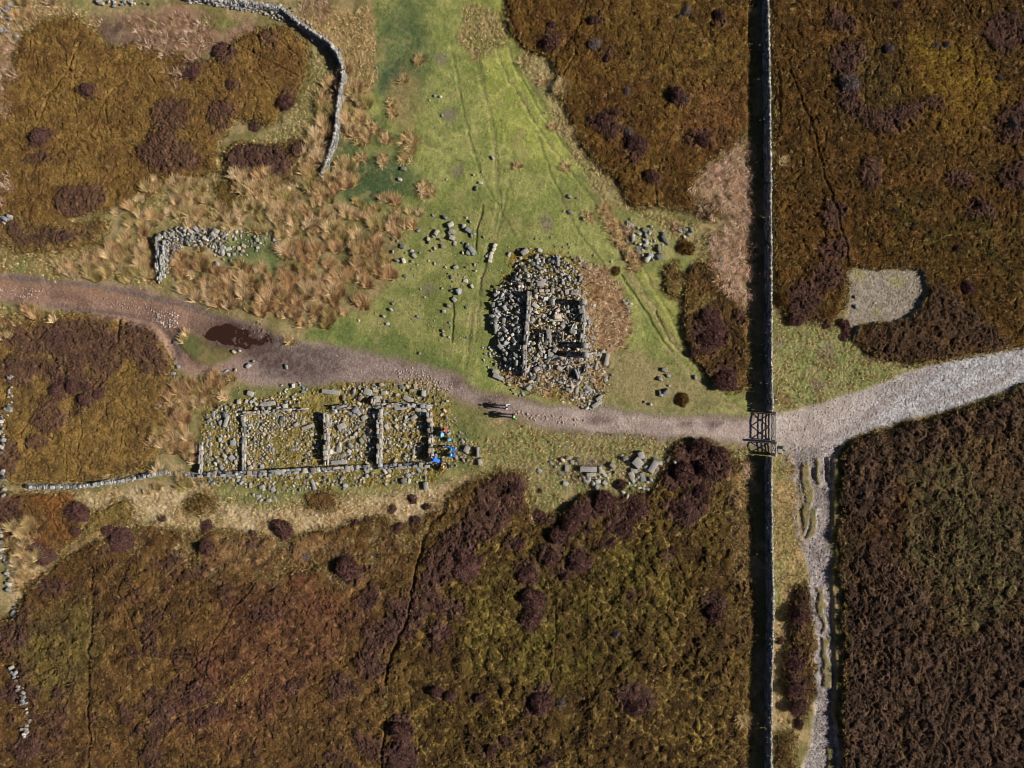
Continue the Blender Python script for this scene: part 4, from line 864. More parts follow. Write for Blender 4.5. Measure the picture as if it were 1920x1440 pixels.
wall_thing('curved_wall', 'curving drystone field wall with a tumbled northern end', 'stone wall', [(400,-6),(480,12),(530,20),(562,48),(590,66),(620,86),(634,104),(645,130),(645,155),(640,180),(635,207),(634,232),(630,260),(622,282),(612,312),(604,334)], .66, .28, lambda t: .45 + .45 * math.sin(math.pi * min(1, max(0, (t - .25) / .7))), 33, sl=.28, ch=.17, warm=.05, light=.85)
wall_thing('low_wall', 'low rough drystone wall joining the long ruin to the heather', 'stone wall', [(52,912),(100,913),(150,912),(188,906),(225,902),(275,892),(310,884),(335,888),(368,892)], .6, .34, lambda t: max(.1, .3 + .16 * math.sin(19 * t) + .08 * math.sin(47 * t)), 34, sl=.3, ch=.15, warm=.03, light=.85)
wall_thing('field_wall', 'collapsed field wall at the top beside the curved wall', 'stone wall', [(345,-4),(400,2),(452,8),(490,14)], 1.1, .6, lambda t: .35, 36, sl=.36, ch=.18, warm=.03)

# ruins: each one building with its remaining walls as parts
def ruin(name, label, cat, origin, walls):
    o = P(*origin); e = empty(name, (o[0], o[1], 0))
    for i, (pts, w, h, warm) in enumerate(walls):
        wp = [P(*p) for p in pts]
        fc, cp = masonry(wp, w, w * .92, (lambda hh: (lambda t: hh * .78 + .14 * math.sin(7 * t + hh * 9) + .08 * math.sin(23 * t)))(h), 60 + i + len(walls) * 7, sl=.5, ch=.2, cap=False, warm=warm, light=1.02)
        r = random.Random(i); d = resample(wp, .42)
        for a, b in zip(d[:-1], d[1:]):          # flat stones along the broken top
            m_ = (a + b) / 2; ang = math.atan2(b[1] - a[1], b[0] - a[0]); g = float(zat(*m_)) - .05
            nrm = np.array([-math.sin(ang), math.cos(ang)])
            for sd in (-1, 1):
                if r.random() < .14: continue
                big = r.random() < .25
                q = m_ + nrm * sd * w * (.0 if big else .25) + np.array([r.uniform(-.05, .05), r.uniform(-.05, .05)])
                fc.append((*PROTO[r.randrange(24)], Matrix.Rotation(ang + math.radians(r.uniform(-12, 12)), 3, 'Z') @ Matrix.Rotation(math.radians(r.uniform(-9, 9)), 3, 'Y'), (.46 * r.uniform(.7, 1.25), w * (1.0 if big else r.uniform(.45, .62)), r.uniform(.12, .24)), (q[0], q[1], g + h + .02 + r.uniform(-.16, .08)), stone_col(r, warm, 1.0)))
        v, f, c = merge(fc); v = v - np.array([o[0], o[1], 0], F)
        link('ruined_wall', mesh_np('ruined_wall', v, f, c), M_rubble, e)
    return tag(e, label, cat)
ruin('square_ruin', 'square ruined house with a heap of rubble on its west side', 'ruin', (1035, 625), [
    ([(992,549),(989,600),(985,640),(982,702)], .42, .72, .15), ([(1000,551),(1040,549),(1082,552)], .5, .75, .4), ([(1086,572),(1091,600)], .5, .8, .1), ([(1092,610),(1088,645)], .4, .6, .1),
    ([(1013,622),(1014,638)], .45, .9, .3), ([(1028,620),(1027,637)], .5, .95, .3), ([(1052,622),(1051,637)], .4, .95, .3), ([(1068,625),(1076,610)], .4, .7, .1),
    ([(1010,645),(1016,658)], .4, .6, .3), ([(1062,648),(1090,651)], .3, .7, .2), ([(1060,663),(1090,668),(1120,664)], .42, .85, .4), ([(1078,690),(1084,708)], .35, .7, .1), ([(1094,700),(1098,684)], .3, .7, .1), ([(1000,695),(1012,690)], .4, .6, .2)])
for px, py, h, lab in ((1090,571,2.1,'tall pointed pillar stone at the north-east corner of the square ruin'), (1093,649,2.0,'narrow pillar stone on the east wall of the square ruin'), (1094,667,2.3,'broad standing stone at the south-east of the square ruin')):
    o = slab(px, py, .55, .5, h, 10, lab, k=3); o.name = 'standing_stone'; o['category'] = 'standing stone'; o.location.z = float(zat(*P(px, py))) + h * .42
ruin('long_ruin', 'long ruined row of rooms with low walls beside the track', 'ruin', (620, 825), [
    ([(376,889),(460,887),(540,883),(640,878),(720,874),(785,871),(808,870)], .5, .5, .15), ([(458,775),(520,771),(578,768)], .36, .5, .3), ([(625,764),(660,763)], .36, .5, .3), ([(706,760),(745,759),(782,760),(808,762)], .42, .55, .3),
    ([(380,826),(380,888)], .34, .4, .2), ([(459,780),(460,830),(460,884)], .36, .3, .3), ([(614,774),(615,800),(614,868)], .5, .72, .4), ([(714,766),(714,812),(713,868)], .5, .75, .3), ([(806,772),(809,810),(810,858)], .5, .8, .4), ([(703,745),(702,760)], .4, .6, .2)])
ruin('heap_wall', 'double row of set stones at the west edge of the collapsed heap', 'ruin', (304, 480), [([(301,446),(299,490),(301,528)], .36, .4, .05), ([(311,452),(309,490),(309,520)], .36, .45, .05)])

# ------------------------------------------------------------------ gates
def boxes(items):
    """items: (centre, size, rotation) -> bevelled timber as one mesh"""
    bm = bmesh.new()
    for c, s, R in items:
        g = bmesh.ops.create_cube(bm, size=1.0)
        bmesh.ops.bevel(bm, geom=list({e for v in g['verts'] for e in v.link_edges}), offset=0.04, segments=1, affect='EDGES')
    bm.free()
    v, f = hull([(x, y, z) for x in (-.5, .5) for y in (-.5, .5) for z in (-.5, .5)], 0.06)
    vs, fs, cs = merge([(v, f, R, s, c, (1, 1, 1)) for c, s, R in items]); return vs, fs
I3 = Matrix.Identity(3)
GXW = (BW(1454) - 960) / PXM + 0.08
def bar(a, b, th, dp):
    a, b = Vector(a), Vector(b); d = b - a
    R = Matrix.Rotation(math.atan2(d.z, d.y), 3, 'X')
    return ((a + b) / 2, (dp, d.length, th), R)
def gate(name, label, y0, y1, h, nx, arch=False):
    """y0 > y1 in world metres; hung in the wall line"""
    e = empty(name, (GXW, y0, 0)); L_ = y0 - y1; gz = float(zat(GXW, (y0 + y1) / 2))
    def piece(nm, items): vs, fs = boxes(items); return link(nm, mesh_np(nm, vs, fs), M_wood, e)
    for y in (-.05, -L_ + .05): piece('upright', [((0, y, gz + .12 + h / 2), (.07, .09, h + .06), I3)])
    zs = [gz + .16 + (h - .08) * k for k in (0, .17, .37, .62)] + [gz + .12 + h]
    for i, z in enumerate(zs):
        top = i == len(zs) - 1
        if arch and top:
            pts = [(0, -.05 - (L_ - .1) * t, gz + .12 + h + .16 * math.sin(math.pi * t)) for t in np.linspace(0, 1, 6)]
            piece('rail', [bar(a, b, .09, .07) for a, b in zip(pts[:-1], pts[1:])])
        else: piece('rail', [((0, -L_ / 2, z), (.05, L_ - .1, .12 if top else .085), I3)])
    w = (L_ - .1) / nx
    for k in range(nx):
        ya, yb = -.05 - k * w, -.05 - (k + 1) * w
        piece('brace', [(q[0] + Vector((.035, 0, 0)), q[1], q[2]) for q in [bar((0, ya, gz + .16), (0, yb, gz + h + .08), .08, .035)]])
        piece('brace', [(q[0] + Vector((-.035, 0, 0)), q[1], q[2]) for q in [bar((0, yb, gz + .16), (0, ya, gz + h + .08), .08, .035)]])
    return tag(e, label, 'gate')
YW = lambda py: (720 - (720 + (py - 720) * (1 - 1.2 / CAM_H))) / PXM
yA, yB, yC = YW(774), YW(830), YW(854)
gate('field_gate', 'wide five-barred wooden field gate closed across the stony track', yA - .12, yB + .12, 1.15, 2)
gate('hunting_gate', 'small wooden side gate with curved top beside the wide field gate', yB - .12, yC + .08, 1.15, 1, True)
for y, h, lab in ((yA, 1.55, 'stout wooden gatepost at the end of the northern boundary wall'), (yB, 1.75, 'stout wooden gatepost between the wide gate and the small gate'), (yC, 1.4, 'wooden gatepost against the southern boundary wall')):
    v, f = hull([(x, yy, z) for x in (-.5, .5) for yy in (-.5, .5) for z in (-.5, .47)] + [(0, 0, .5)], 0.05)
    o = link('gatepost', mesh_np('gatepost', v * np.array((.2, .2, h), F), [f]), M_wood); o.location = (GXW, y, float(zat(GXW, y)) + h / 2 - .03); tag(o, lab, 'gatepost')

# ------------------------------------------------------------------ heather bushes
def ico(sub):
    bm = bmesh.new(); bmesh.ops.create_icosphere(bm, subdivisions=sub, radius=1); bm.verts.index_update()
    v = np.array([q.co[:] for q in bm.verts], F); f = np.array([[q.index for q in t.verts] for t in bm.faces], np.int32); bm.free(); return v, f
ICO = ico(5)
def bush_mesh(seed, base):
    rg = np.random.default_rng(seed); v, f = ICO[0].copy(), ICO[1]
    keep = v[:, 2] > -0.35
    lump = np.zeros(len(v), F)
    for q in range(26):
        d = rg.normal(size=3); d[2] = abs(d[2]); d /= np.linalg.norm(d); lump += 0.09 * np.exp(-((1 - v @ d) / 0.05)) * rg.uniform(.4, 1.2)
    dirs = rg.uniform(-.22, .22)
    rad = 0.84 + lump + rg.normal(0, 0.035, len(v)) + 0.30 * (fbm((v[:, 0] + v[:, 2] * .7) * 9 + seed * 31 + 60, (v[:, 1] - v[:, 2] * .6) * 9 + 60, 1.6, 500 + seed, 3) - .5) + 0.09 * np.sin(np.arctan2(v[:, 1], v[:, 0]) * 2 + seed) + 0.04 * np.sin(np.arctan2(v[:, 1], v[:, 0]) * 5 + seed * 2)
    w = v * rad[:, None]; w[:, 2] = np.clip(w[:, 2], -.3, None) * .75
    ok = keep[f].all(1); f2 = f[ok]
    c = base[None] * (1 + rg.uniform(-.45, .5, len(v)))[:, None]
    # sprigs standing out of the cushion
    n = 2600; i = rg.integers(0, len(v), n); i = i[v[i, 2] > -.1]; b = w[i]; o = v[i] + rg.normal(0, .45, (len(i), 3)); o[:, 2] = np.abs(o[:, 2]) + .2
    o = o / np.linalg.norm(o, axis=1)[:, None]; t = rg.normal(size=(len(i), 3)); t -= (t * o).sum(1)[:, None] * o; t /= np.linalg.norm(t, axis=1)[:, None]
    ln = rg.uniform(.12, .34, (len(i), 1)); sv = np.stack([b - t * .034, b + t * .034, b + o * ln], 1).reshape(-1, 3)
    sc = np.repeat(base[None] * rg.uniform(.45, 2.0, (len(i), 1)), 3, 0)
    sf = np.arange(len(sv)).reshape(-1, 3) + len(w)
    return np.concatenate([w, sv]), [np.concatenate([f2, sf])], np.concatenate([c, sc])
BP, BBR, BGR = A(92, 66, 60), A(96, 72, 40), A(116, 102, 96)
bush_me = {k: [mesh_np('heather_bush', *bush_mesh(s, b), False) for s in ss_] for k, b, ss_ in (('p', BP, (1, 2, 3, 4, 5, 6)), ('g', BGR, (7, 8)), ('b', BBR, (9, 10)))}
for k in bush_me:
    for m_ in bush_me[k]: m_.materials.append(M_bush)
r = random.Random(3)
for area, lst in BUSH.items():
    used = {}
    for b in lst:
        px, py, rad = b[:3]; k = b[3] if len(b) > 3 else 'p'
        me = r.choice(bush_me[k]); x, y = P(px, py); R_ = rad / PXM
        o = bpy.data.objects.new('heather_bush', me); COL.objects.link(o)
        flat = .35 if rad > 21 else .62
        o.location = (x, y, float(zat(x, y)) - .05 * R_ - .03); o.rotation_euler = (0, 0, r.uniform(0, 6.28)); o.scale = (R_, R_ * r.uniform(.82, 1.05), R_ * r.uniform(.55, .8) * flat / .62 + .08)
        size = 'tiny' if rad < 8 else 'small' if rad < 11 else 'middling' if rad < 15 else 'large' if rad < 19 else 'very large'
        kind = {'p': 'purple heather bush', 'g': 'grey-purple heather bush', 'b': 'brown heather bush'}[k]
        lab = f'{size} {kind} {area}'
        tag(o, lab, 'heather bush', f'{kind}es {area}, {size}')

# ------------------------------------------------------------------ blades: rushes, straw grass, dead bracken
def blades(root, ang, lean, length, width, cols, curl=0.35):
    n = len(root); d = np.stack([np.cos(ang), np.sin(ang), np.zeros(n)], 1); s = np.stack([-np.sin(ang), np.cos(ang), np.zeros(n)], 1)
    hz, vz = np.sin(lean)[:, None], np.cos(lean)[:, None]; up = np.array([[0, 0, 1.0]])
    L1 = length[:, None]
    mid = root + L1 * .55 * (d * hz * .8 + up * vz)
    tip = mid + L1 * .5 * (d * np.minimum(1, hz + curl) + up * (vz - curl - .15 * hz))
    w = (width / 2)[:, None] * s
    v = np.stack([root - w, root + w, mid - w * .8, mid + w * .8, tip], 1).reshape(-1, 3)
    b = np.arange(n)[:, None] * 5
    return v.astype(F), [b + np.array([[0, 1, 3, 2]]), b + np.array([[2, 3, 4]])], np.repeat(cols, 5, 0).astype(F)
def cat_blades(parts):
    vs, q, t, cs, off = [], [], [], [], 0
    for v, (a, b), c in parts:
        vs.append(v); q.append(a + off); t.append(b + off); cs.append(c); off += len(v)
    return np.concatenate(vs), [np.concatenate(q), np.concatenate(t)], np.concatenate(cs)
def tufts(px, py, rg, rad, nb, ln, cols, wind=(0.6, 1.0), wspread=0.9, wd=0.035, z=None):
    """one tuft of blades per (px, py)"""
    n = len(px); x = (px - 960) / PXM; y = (720 - py) / PXM; zz = zat(x, y) if z is None else z
    i = np.repeat(np.arange(n), nb); m = len(i)
    a = rg.uniform(0, 6.283, m); rr = rad * np.sqrt(rg.random(m))
    root = np.stack([x[i] + rr * np.cos(a), y[i] + rr * np.sin(a), zz[i] - .03], 1)
    dx = np.cos(a) * wspread + wind[0] + rg.normal(0, .35, m); dy = np.sin(a) * wspread + wind[1] + rg.normal(0, .35, m)
    tw = rg.uniform(-.5, .5, n)[i]; ang = np.arctan2(dy, dx) + tw
    lean = np.clip(rg.normal(.62, .25, m), .1, 1.3); L1 = ln * rg.uniform(.6, 1.25, m) * rg.uniform(.75, 1.2, n)[i]
    ci = rg.integers(0, len(cols), n)[i]; c = np.array(cols)[ci] * rg.uniform(.5, 1.5, (m, 1))
    return blades(root, ang, lean, L1, np.full(m, wd), c)
def sample(pts, dens, rg):
    """random points in a polygon, dens per square metre, kept off tracks"""
    a = np.array(pts, float); x0, y0 = a.min(0); x1, y1 = a.max(0); n = int((x1 - x0) * (y1 - y0) / 400 * dens)
    x, y = rg.uniform(x0, x1, n), rg.uniform(y0, y1, n)
    xr, yr = x + rg.normal(0, 5, n), y + rg.normal(0, 5, n)
    k = inside(pts, x, y); x, y = xr[k], yr[k]
    i = np.clip((((x - 960) / PXM + 54) / STEP).astype(int), 0, NX - 1); j = np.clip((((720 - y) / PXM + 41) / STEP).astype(int), 0, NY - 1)
    k = CLS[j, i] < 2; return x[k], y[k]
RUSH = [A(216, 184, 138), A(206, 170, 122), A(190, 164, 110), A(226, 198, 154), A(190, 152, 108), A(196, 172, 120), A(168, 150, 92)]
RUST = [A(208, 172, 126), A(198, 158, 112), A(184, 152, 104), A(216, 186, 142), A(178, 138, 96), A(166, 142, 90)]
STRW = [A(208, 182, 132), A(192, 164, 114), A(172, 150, 94), A(214, 192, 146)]
PINKB = [A(220, 182, 156), A(206, 172, 140), A(180, 150, 114), A(230, 200, 174), A(158, 126, 92)]
STRP = [A(222, 192, 156), A(210, 178, 138), A(198, 166, 122), A(232, 206, 172), A(184, 150, 110)]
rg = np.random.default_rng(21)
parts = []
R_UP = [(200,402),(262,372),(290,338),(330,335),(392,352),(404,392),(478,392),(505,346),(555,305),(590,262),(604,300),(604,340),(655,322),(662,348),(612,372),(700,376),(760,372),(794,396),(790,416),(738,442),(640,450),(560,458),(520,446),(470,430),(350,424),(262,432)]
R_LO = [(335,478),(372,462),(400,492),(425,500),(440,512),(470,492),(520,512),(528,470),(600,444),(720,456),(737,520),(712,560),(650,588),(590,614),(540,600),(470,588),(400,572),(338,548),(318,524)]
for pts, dens in ((R_UP, 1.9), (R_LO, 2.3), ([(300,722),(440,712),(420,742),(372,768),(366,880),(335,872),(292,826),(316,782)], 3.0), ([(100,492),(290,478),(300,535),(330,552),(220,528),(100,520)], 2.4), ([(196,440),(290,440),(290,520),(200,500)], 1.6),
                  ([(40,960),(78,985),(70,1080),(40,1130),(20,1100)], 2.6), ([(334,626),(352,616),(384,630),(400,646),(370,650)], 3.5), ([(405,668),(440,655),(448,672),(420,684)], 2.5),
                  ([(604,118),(640,112),(650,145),(628,240),(612,300),(600,330),(588,290),(606,220),(600,170)], 1.6), ([(648,120),(676,140),(690,190),(672,262),(646,262),(650,180)], 2.0), ([(620,300),(650,300),(664,345),(630,355)], 2.4),
                  ([(-20,0),(120,-10),(150,30),(80,38),(30,60),(-20,20)], 1.0), ([(520,885),(560,885),(560,930),(520,930)], 0), ([(330,880),(380,895),(360,930),(280,925),(260,905)], 1.6), ([(0,600),(80,570),(130,590),(60,640),(0,660)], 1.0), ([(440,330),(500,320),(540,345),(500,395),(440,400)], 1.6)):
    if dens:
        x, y = sample(pts, dens * 1.15, rg)
        q_ = fbm(x.astype(F), y.astype(F), 26, 431, 3); k_ = q_ < .70; x, y = x[k_], y[k_]
        big_ = rg.random(len(x)) < .35
        for sel, nb_, ln_, rd_ in ((big_, 130, 1.0, .36), (~big_, 75, .7, .26)):
            parts.append(tufts(x[sel], y[sel], rg, rd_, nb_, ln_, RUST if pts is R_LO or pts[0] == (300, 722) else RUSH, (.12, .95), .5, .042))
tag(link('rushes', mesh_np('rushes', *cat_blades(parts)), M_blade), 'wind-combed tawny rushes growing in dense beds beside the track', None, None, 'stuff')
# dead bracken and mat grass, combed flat
parts = []
for pts, dens, w_ in (([(1295,345),(1345,300),(1400,255),(1410,300),(1410,565),(1385,572),(1345,530),(1325,455),(1372,410),(1315,395)], 8, (-.3, -1.0)),
                 ([(1088,492),(1140,505),(1170,550),(1182,620),(1160,655),(1105,655),(1092,590)], 8, (0.2, .2)), ([(940,700),(1000,700),(1130,670),(1136,735),(1080,750),(990,735)], 3, (0, 0)),
                 ([(255,35),(400,30),(400,120),(330,110),(270,95)], 4, (.3, .3)), ([(-20,70),(30,60),(30,220),(-20,220)], 5, (.3, .3)), ([(560,-10),(625,-10),(615,35),(565,25)], 6, (.6, .5)), ([(310,140),(350,130),(345,180),(305,170)], 4, (.3, .3)), ([(1395,870),(1408,870),(1408,892),(1395,892)], 12, (.2, .2)), ([(0,330),(30,340),(25,390),(0,390)], 4, (.2, .2))):
    x, y = sample(pts, dens, rg); parts.append(tufts(x, y, rg, .25, 22, .62, STRP if 900 < pts[0][0] < 1200 else PINKB, w_, .7, .026))
tag(link('dead_bracken', mesh_np('dead_bracken', *cat_blades(parts)), M_blade), 'flattened pinkish dead bracken by the wall and the square ruin', None, None, 'stuff')
# rough straw-coloured grass wherever the ground is rough
n = 90000; x, y = rg.uniform(-5, 1925, n), rg.uniform(-5, 1445, n)
i = np.clip((((x - 960) / PXM + 54) / STEP).astype(int), 0, NX - 1); j = np.clip((((720 - y) / PXM + 41) / STEP).astype(int), 0, NY - 1)
k = (STRAW[j, i] * (N2[j, i] * 1.6) > rg.random(n)) & (CLS[j, i] == 0)
tag(link('rough_grass', mesh_np('rough_grass', *tufts(x[k], y[k], rg, .14, 9, .30, STRW, (.3, .4), 1.0, .035)), M_blade), 'pale straw-coloured rough grass on the moor edges', None, None, 'stuff')

# single clumps
CL = [(788,113,14,'rush clump standing alone on the dark green turf north of the others'), (682,262,20,'ragged rush clump at the top left of the rush ring on the turf'), (678,300,16,'rush clump at the lower left of the rush ring on the turf'), (716,300,14,'small rush clump closing the south of the rush ring'), (724,262,16,'pale rush clump at the east of the rush ring'), (700,240,16,'rush clump at the north of the rush ring'),
      (770,268,24,'broad rush clump with a dark western edge on the turf'), (764,292,18,'rush clump at the foot of the broad rush clump'), (735,193,10,'little tan rush clump west of the yellow grass patch'), (738,213,10,'little rush clump just below the other little one'), (757,150,9,'small rush clump north of the yellow grass patch'), (802,357,22,'russet rush clump at the corner of the green hollow'), (718,600,0,''),
      (1052,165,20,'tall pale grass clump on the edge of the eastern moor'), (984,117,11,'round pale grass clump on the edge of the bright turf'), (1018,155,8,'small grass clump in the gully at the moor edge'), (1072,248,11,'grass clump casting a dark shadow on the bright turf edge'), (1037,238,9,'grass clump out on the bright turf'), (1105,408,13,'fox-brown grass clump beside a grey stone'), (971,312,8,'tiny dead grass clump in the middle of the green'), (1060,315,10,'thin dead grass clump low on the green'),
      (1132,392,12,'topmost clump of the rush row along the ditch'), (1140,408,15,'second clump down the rush row along the ditch'), (1150,424,16,'third clump down the rush row along the ditch'), (1158,440,16,'fourth clump down the rush row along the ditch'), (1166,456,14,'fifth clump down the rush row along the ditch'), (1184,482,15,'upper of the two lowest clumps of the rush row'), (1193,501,14,'lowest clump of the rush row along the ditch'), (1208,440,0,''),
      (1466,746,14,'straw grass clump against the boundary wall near the gate'), (1402,878,9,'pink grass tuft in the shadow line of the southern wall'), (1390,1342,16,'pale grass clump at the moor edge near the bottom of the wall'), (1408,25,10,'pale grass clump in the wall shadow at the top'), (560,606,0,''), (590,604,10,'russet rush clump at the edge of the mud'), (545,640,9,'brown rush tuft at the end of the puddle'), (1180,432,8,'pink grass tuft among the blue-grey boulders'), (1268,428,8,'pink grass tuft beside the sunken stones'), (1085,585,0,''), (1467,305,10,'straw grass tuft against the east side of the boundary wall'), (1478,880,12,'ragged straw clump east of the southern wall')]
for px, py, rad, lab in CL:
    if not rad: continue
    x, y = P(px, py); n_ = int(60 + rad * rad * .9); R_ = rad / PXM
    a = rg.uniform(0, 6.283, 6 + rad); q = R_ * .75 * np.sqrt(rg.random(6 + rad))
    pale = [RUSH, STRW, PINKB][0 if rad > 12 and px < 820 else 1 if 'pale' in lab or 'straw' in lab else 2 if 'pink' in lab else 0]
    tx, ty = q * np.cos(a), q * np.sin(a)
    v, f, c = tufts(960 + PXM * tx, 720 - PXM * ty, rg, .14, max(14, n_ // len(a)), .42 + R_ * .25, pale, (.25, .35), 1.1, .034, np.zeros(len(a)))
    o = link('rush_clump', mesh_np('rush_clump', v, f, c), M_blade); o.location = (x, y, float(zat(x, y))); tag(o, lab, 'rush clump', 'single clumps of rush and grass')

# moss and grass tufts among the fallen stones
n = 15000; x, y = rg.uniform(375, 1140, n), rg.uniform(470, 915, n)
i = np.clip((((x - 960) / PXM + 54) / STEP).astype(int), 0, NX - 1); j = np.clip((((720 - y) / PXM + 41) / STEP).astype(int), 0, NY - 1)
k = (ms[j, i] > .5) & (N2[j, i] + .3 * N3[j, i] > rg.uniform(.3, .9, n))
MOSS = [A(170, 144, 66), A(150, 130, 58), A(132, 124, 58), A(186, 160, 88)]
tag(link('mossy_grass', mesh_np('mossy_grass', *tufts(x[k], y[k], rg, .13, 14, .2, MOSS, (.2, .3), 1.2, .04)), M_blade), 'yellow mossy grass growing between the fallen stones', None, None, 'stuff')

# ------------------------------------------------------------------ people
def flat_mat(name, rgb, rough=0.8):
    return surface_mat(name, A(*rgb), rough, 0.25, 30.0, 0.88, 1.1)
M_skin = flat_mat('skin', (206, 158, 130), .6)
M_boot = flat_mat('boot_leather', (60, 48, 40)); M_hair_d = flat_mat('dark_hair', (44, 34, 28)); M_hair_b = flat_mat('fair_hair', (150, 120, 80))
M_eye = flat_mat('eye', (30, 26, 24), .3); M_lip = flat_mat('lips', (176, 104, 92), .6)
def capsule(a, b, ra, rb, seg=14):
    a, b = np.array(a, float), np.array(b, float); d = b - a; L_ = np.linalg.norm(d)
    d = d / L_ if L_ > 1e-6 else np.array([0, 0, 1.0])
    u = np.cross(d, [0.31, 0.87, 0.4]); u /= np.linalg.norm(u); w = np.cross(d, u)
    rings, vs = [], []
    prof = [(-math.cos(t) * ra, math.sin(t) * ra, 0) for t in np.linspace(0.25, math.pi / 2, 4)] + [(math.sin(t) * rb, math.cos(t) * rb, 1) for t in np.linspace(0, math.pi / 2 - 0.25, 4)]
    for off, rad, e in prof:
        c = (b if e else a) + d * off
        for k in range(seg):
            t = 2 * math.pi * k / seg; vs.append(c + rad * (u * math.cos(t) + w * math.sin(t)))
    n = len(prof); fs = []
    for q in range(n - 1):
        for k in range(seg): fs.append((q * seg + k, q * seg + (k + 1) % seg, (q + 1) * seg + (k + 1) % seg, (q + 1) * seg + k))
    vs.append(a - d * ra); vs.append(b + d * rb)
    for k in range(seg):
        fs.append((n * seg, (k + 1) % seg, k, )); fs.append((n * seg + 1, (n - 1) * seg + k, (n - 1) * seg + (k + 1) % seg))
    return vs, fs
POSES = {
 'walk': dict(pel=(0, 0, .93), che=(0, .03, 1.36), neck=(0, .04, 1.5), head=(0, .07, 1.64), sh=[(-.19, .02, 1.42), (.19, .02, 1.42)], el=[(-.24, .16, 1.17), (.24, -.16, 1.17)], wr=[(-.22, .32, 1.02), (.22, -.2, .93)], kn=[(-.1, .18, .51), (.1, -.08, .5)], an=[(-.1, .26, .1), (.1, -.34, .16)], toe=[(-.1, .43, .06), (.1, -.2, .06)]),
 'stand': dict(pel=(0, 0, .93), che=(0, .01, 1.36), neck=(0, .03, 1.5), head=(0, .06, 1.64), sh=[(-.19, 0, 1.42), (.19, 0, 1.42)], el=[(-.27, .02, 1.14), (.27, .02, 1.14)], wr=[(-.22, .2, 1.02), (.22, .2, 1.02)], kn=[(-.12, .02, .5), (.12, .02, .5)], an=[(-.14, -.02, .09), (.14, -.02, .09)], toe=[(-.16, .15, .05), (.16, .15, .05)]),
 'arms': dict(pel=(0, 0, .93), che=(0, .03, 1.36), neck=(0, .05, 1.5), head=(0, .09, 1.63), sh=[(-.19, .02, 1.42), (.19, .02, 1.42)], el=[(-.44, .06, 1.3), (.44, .08, 1.34)], wr=[(-.66, .16, 1.26), (.68, .1, 1.4)], kn=[(-.14, .05, .5), (.14, -.02, .5)], an=[(-.18, .02, .09), (.18, -.06, .09)], toe=[(-.2, .19, .05), (.2, .12, .05)]),
 'sit': dict(pel=(0, 0, .5), che=(0, .08, .93), neck=(0, .12, 1.07), head=(0, .17, 1.21), sh=[(-.19, .08, .99), (.19, .08, .99)], el=[(-.26, .2, .74), (.26, .2, .74)], wr=[(-.12, .42, .7), (.12, .42, .7)], kn=[(-.14, .46, .54), (.14, .46, .54)], an=[(-.13, .5, .1), (.13, .48, .1)], toe=[(-.14, .67, .05), (.14, .65, .05)]),
 'bend': dict(pel=(0, -.1, .86), che=(0, .32, 1.08), neck=(0, .46, 1.1), head=(0, .6, 1.06), sh=[(-.19, .36, 1.1), (.19, .36, 1.1)], el=[(-.22, .44, .82), (.22, .46, .82)], wr=[(-.14, .54, .58), (.14, .56, .58)], kn=[(-.13, .06, .49), (.13, .02, .48)], an=[(-.14, -.04, .09), (.14, -.08, .09)], toe=[(-.15, .13, .05), (.15, .1, .05)]),
 'crouch': dict(pel=(0, -.12, .38), che=(0, .14, .76), neck=(0, .22, .88), head=(0, .3, 1.0), sh=[(-.19, .17, .82), (.19, .17, .82)], el=[(-.25, .34, .62), (.25, .34, .62)], wr=[(-.1, .52, .5), (.1, .52, .5)], kn=[(-.16, .3, .52), (.16, .26, .5)], an=[(-.14, -.02, .1), (.14, -.02, .1)], toe=[(-.16, .16, .05), (.16, .16, .05)])}
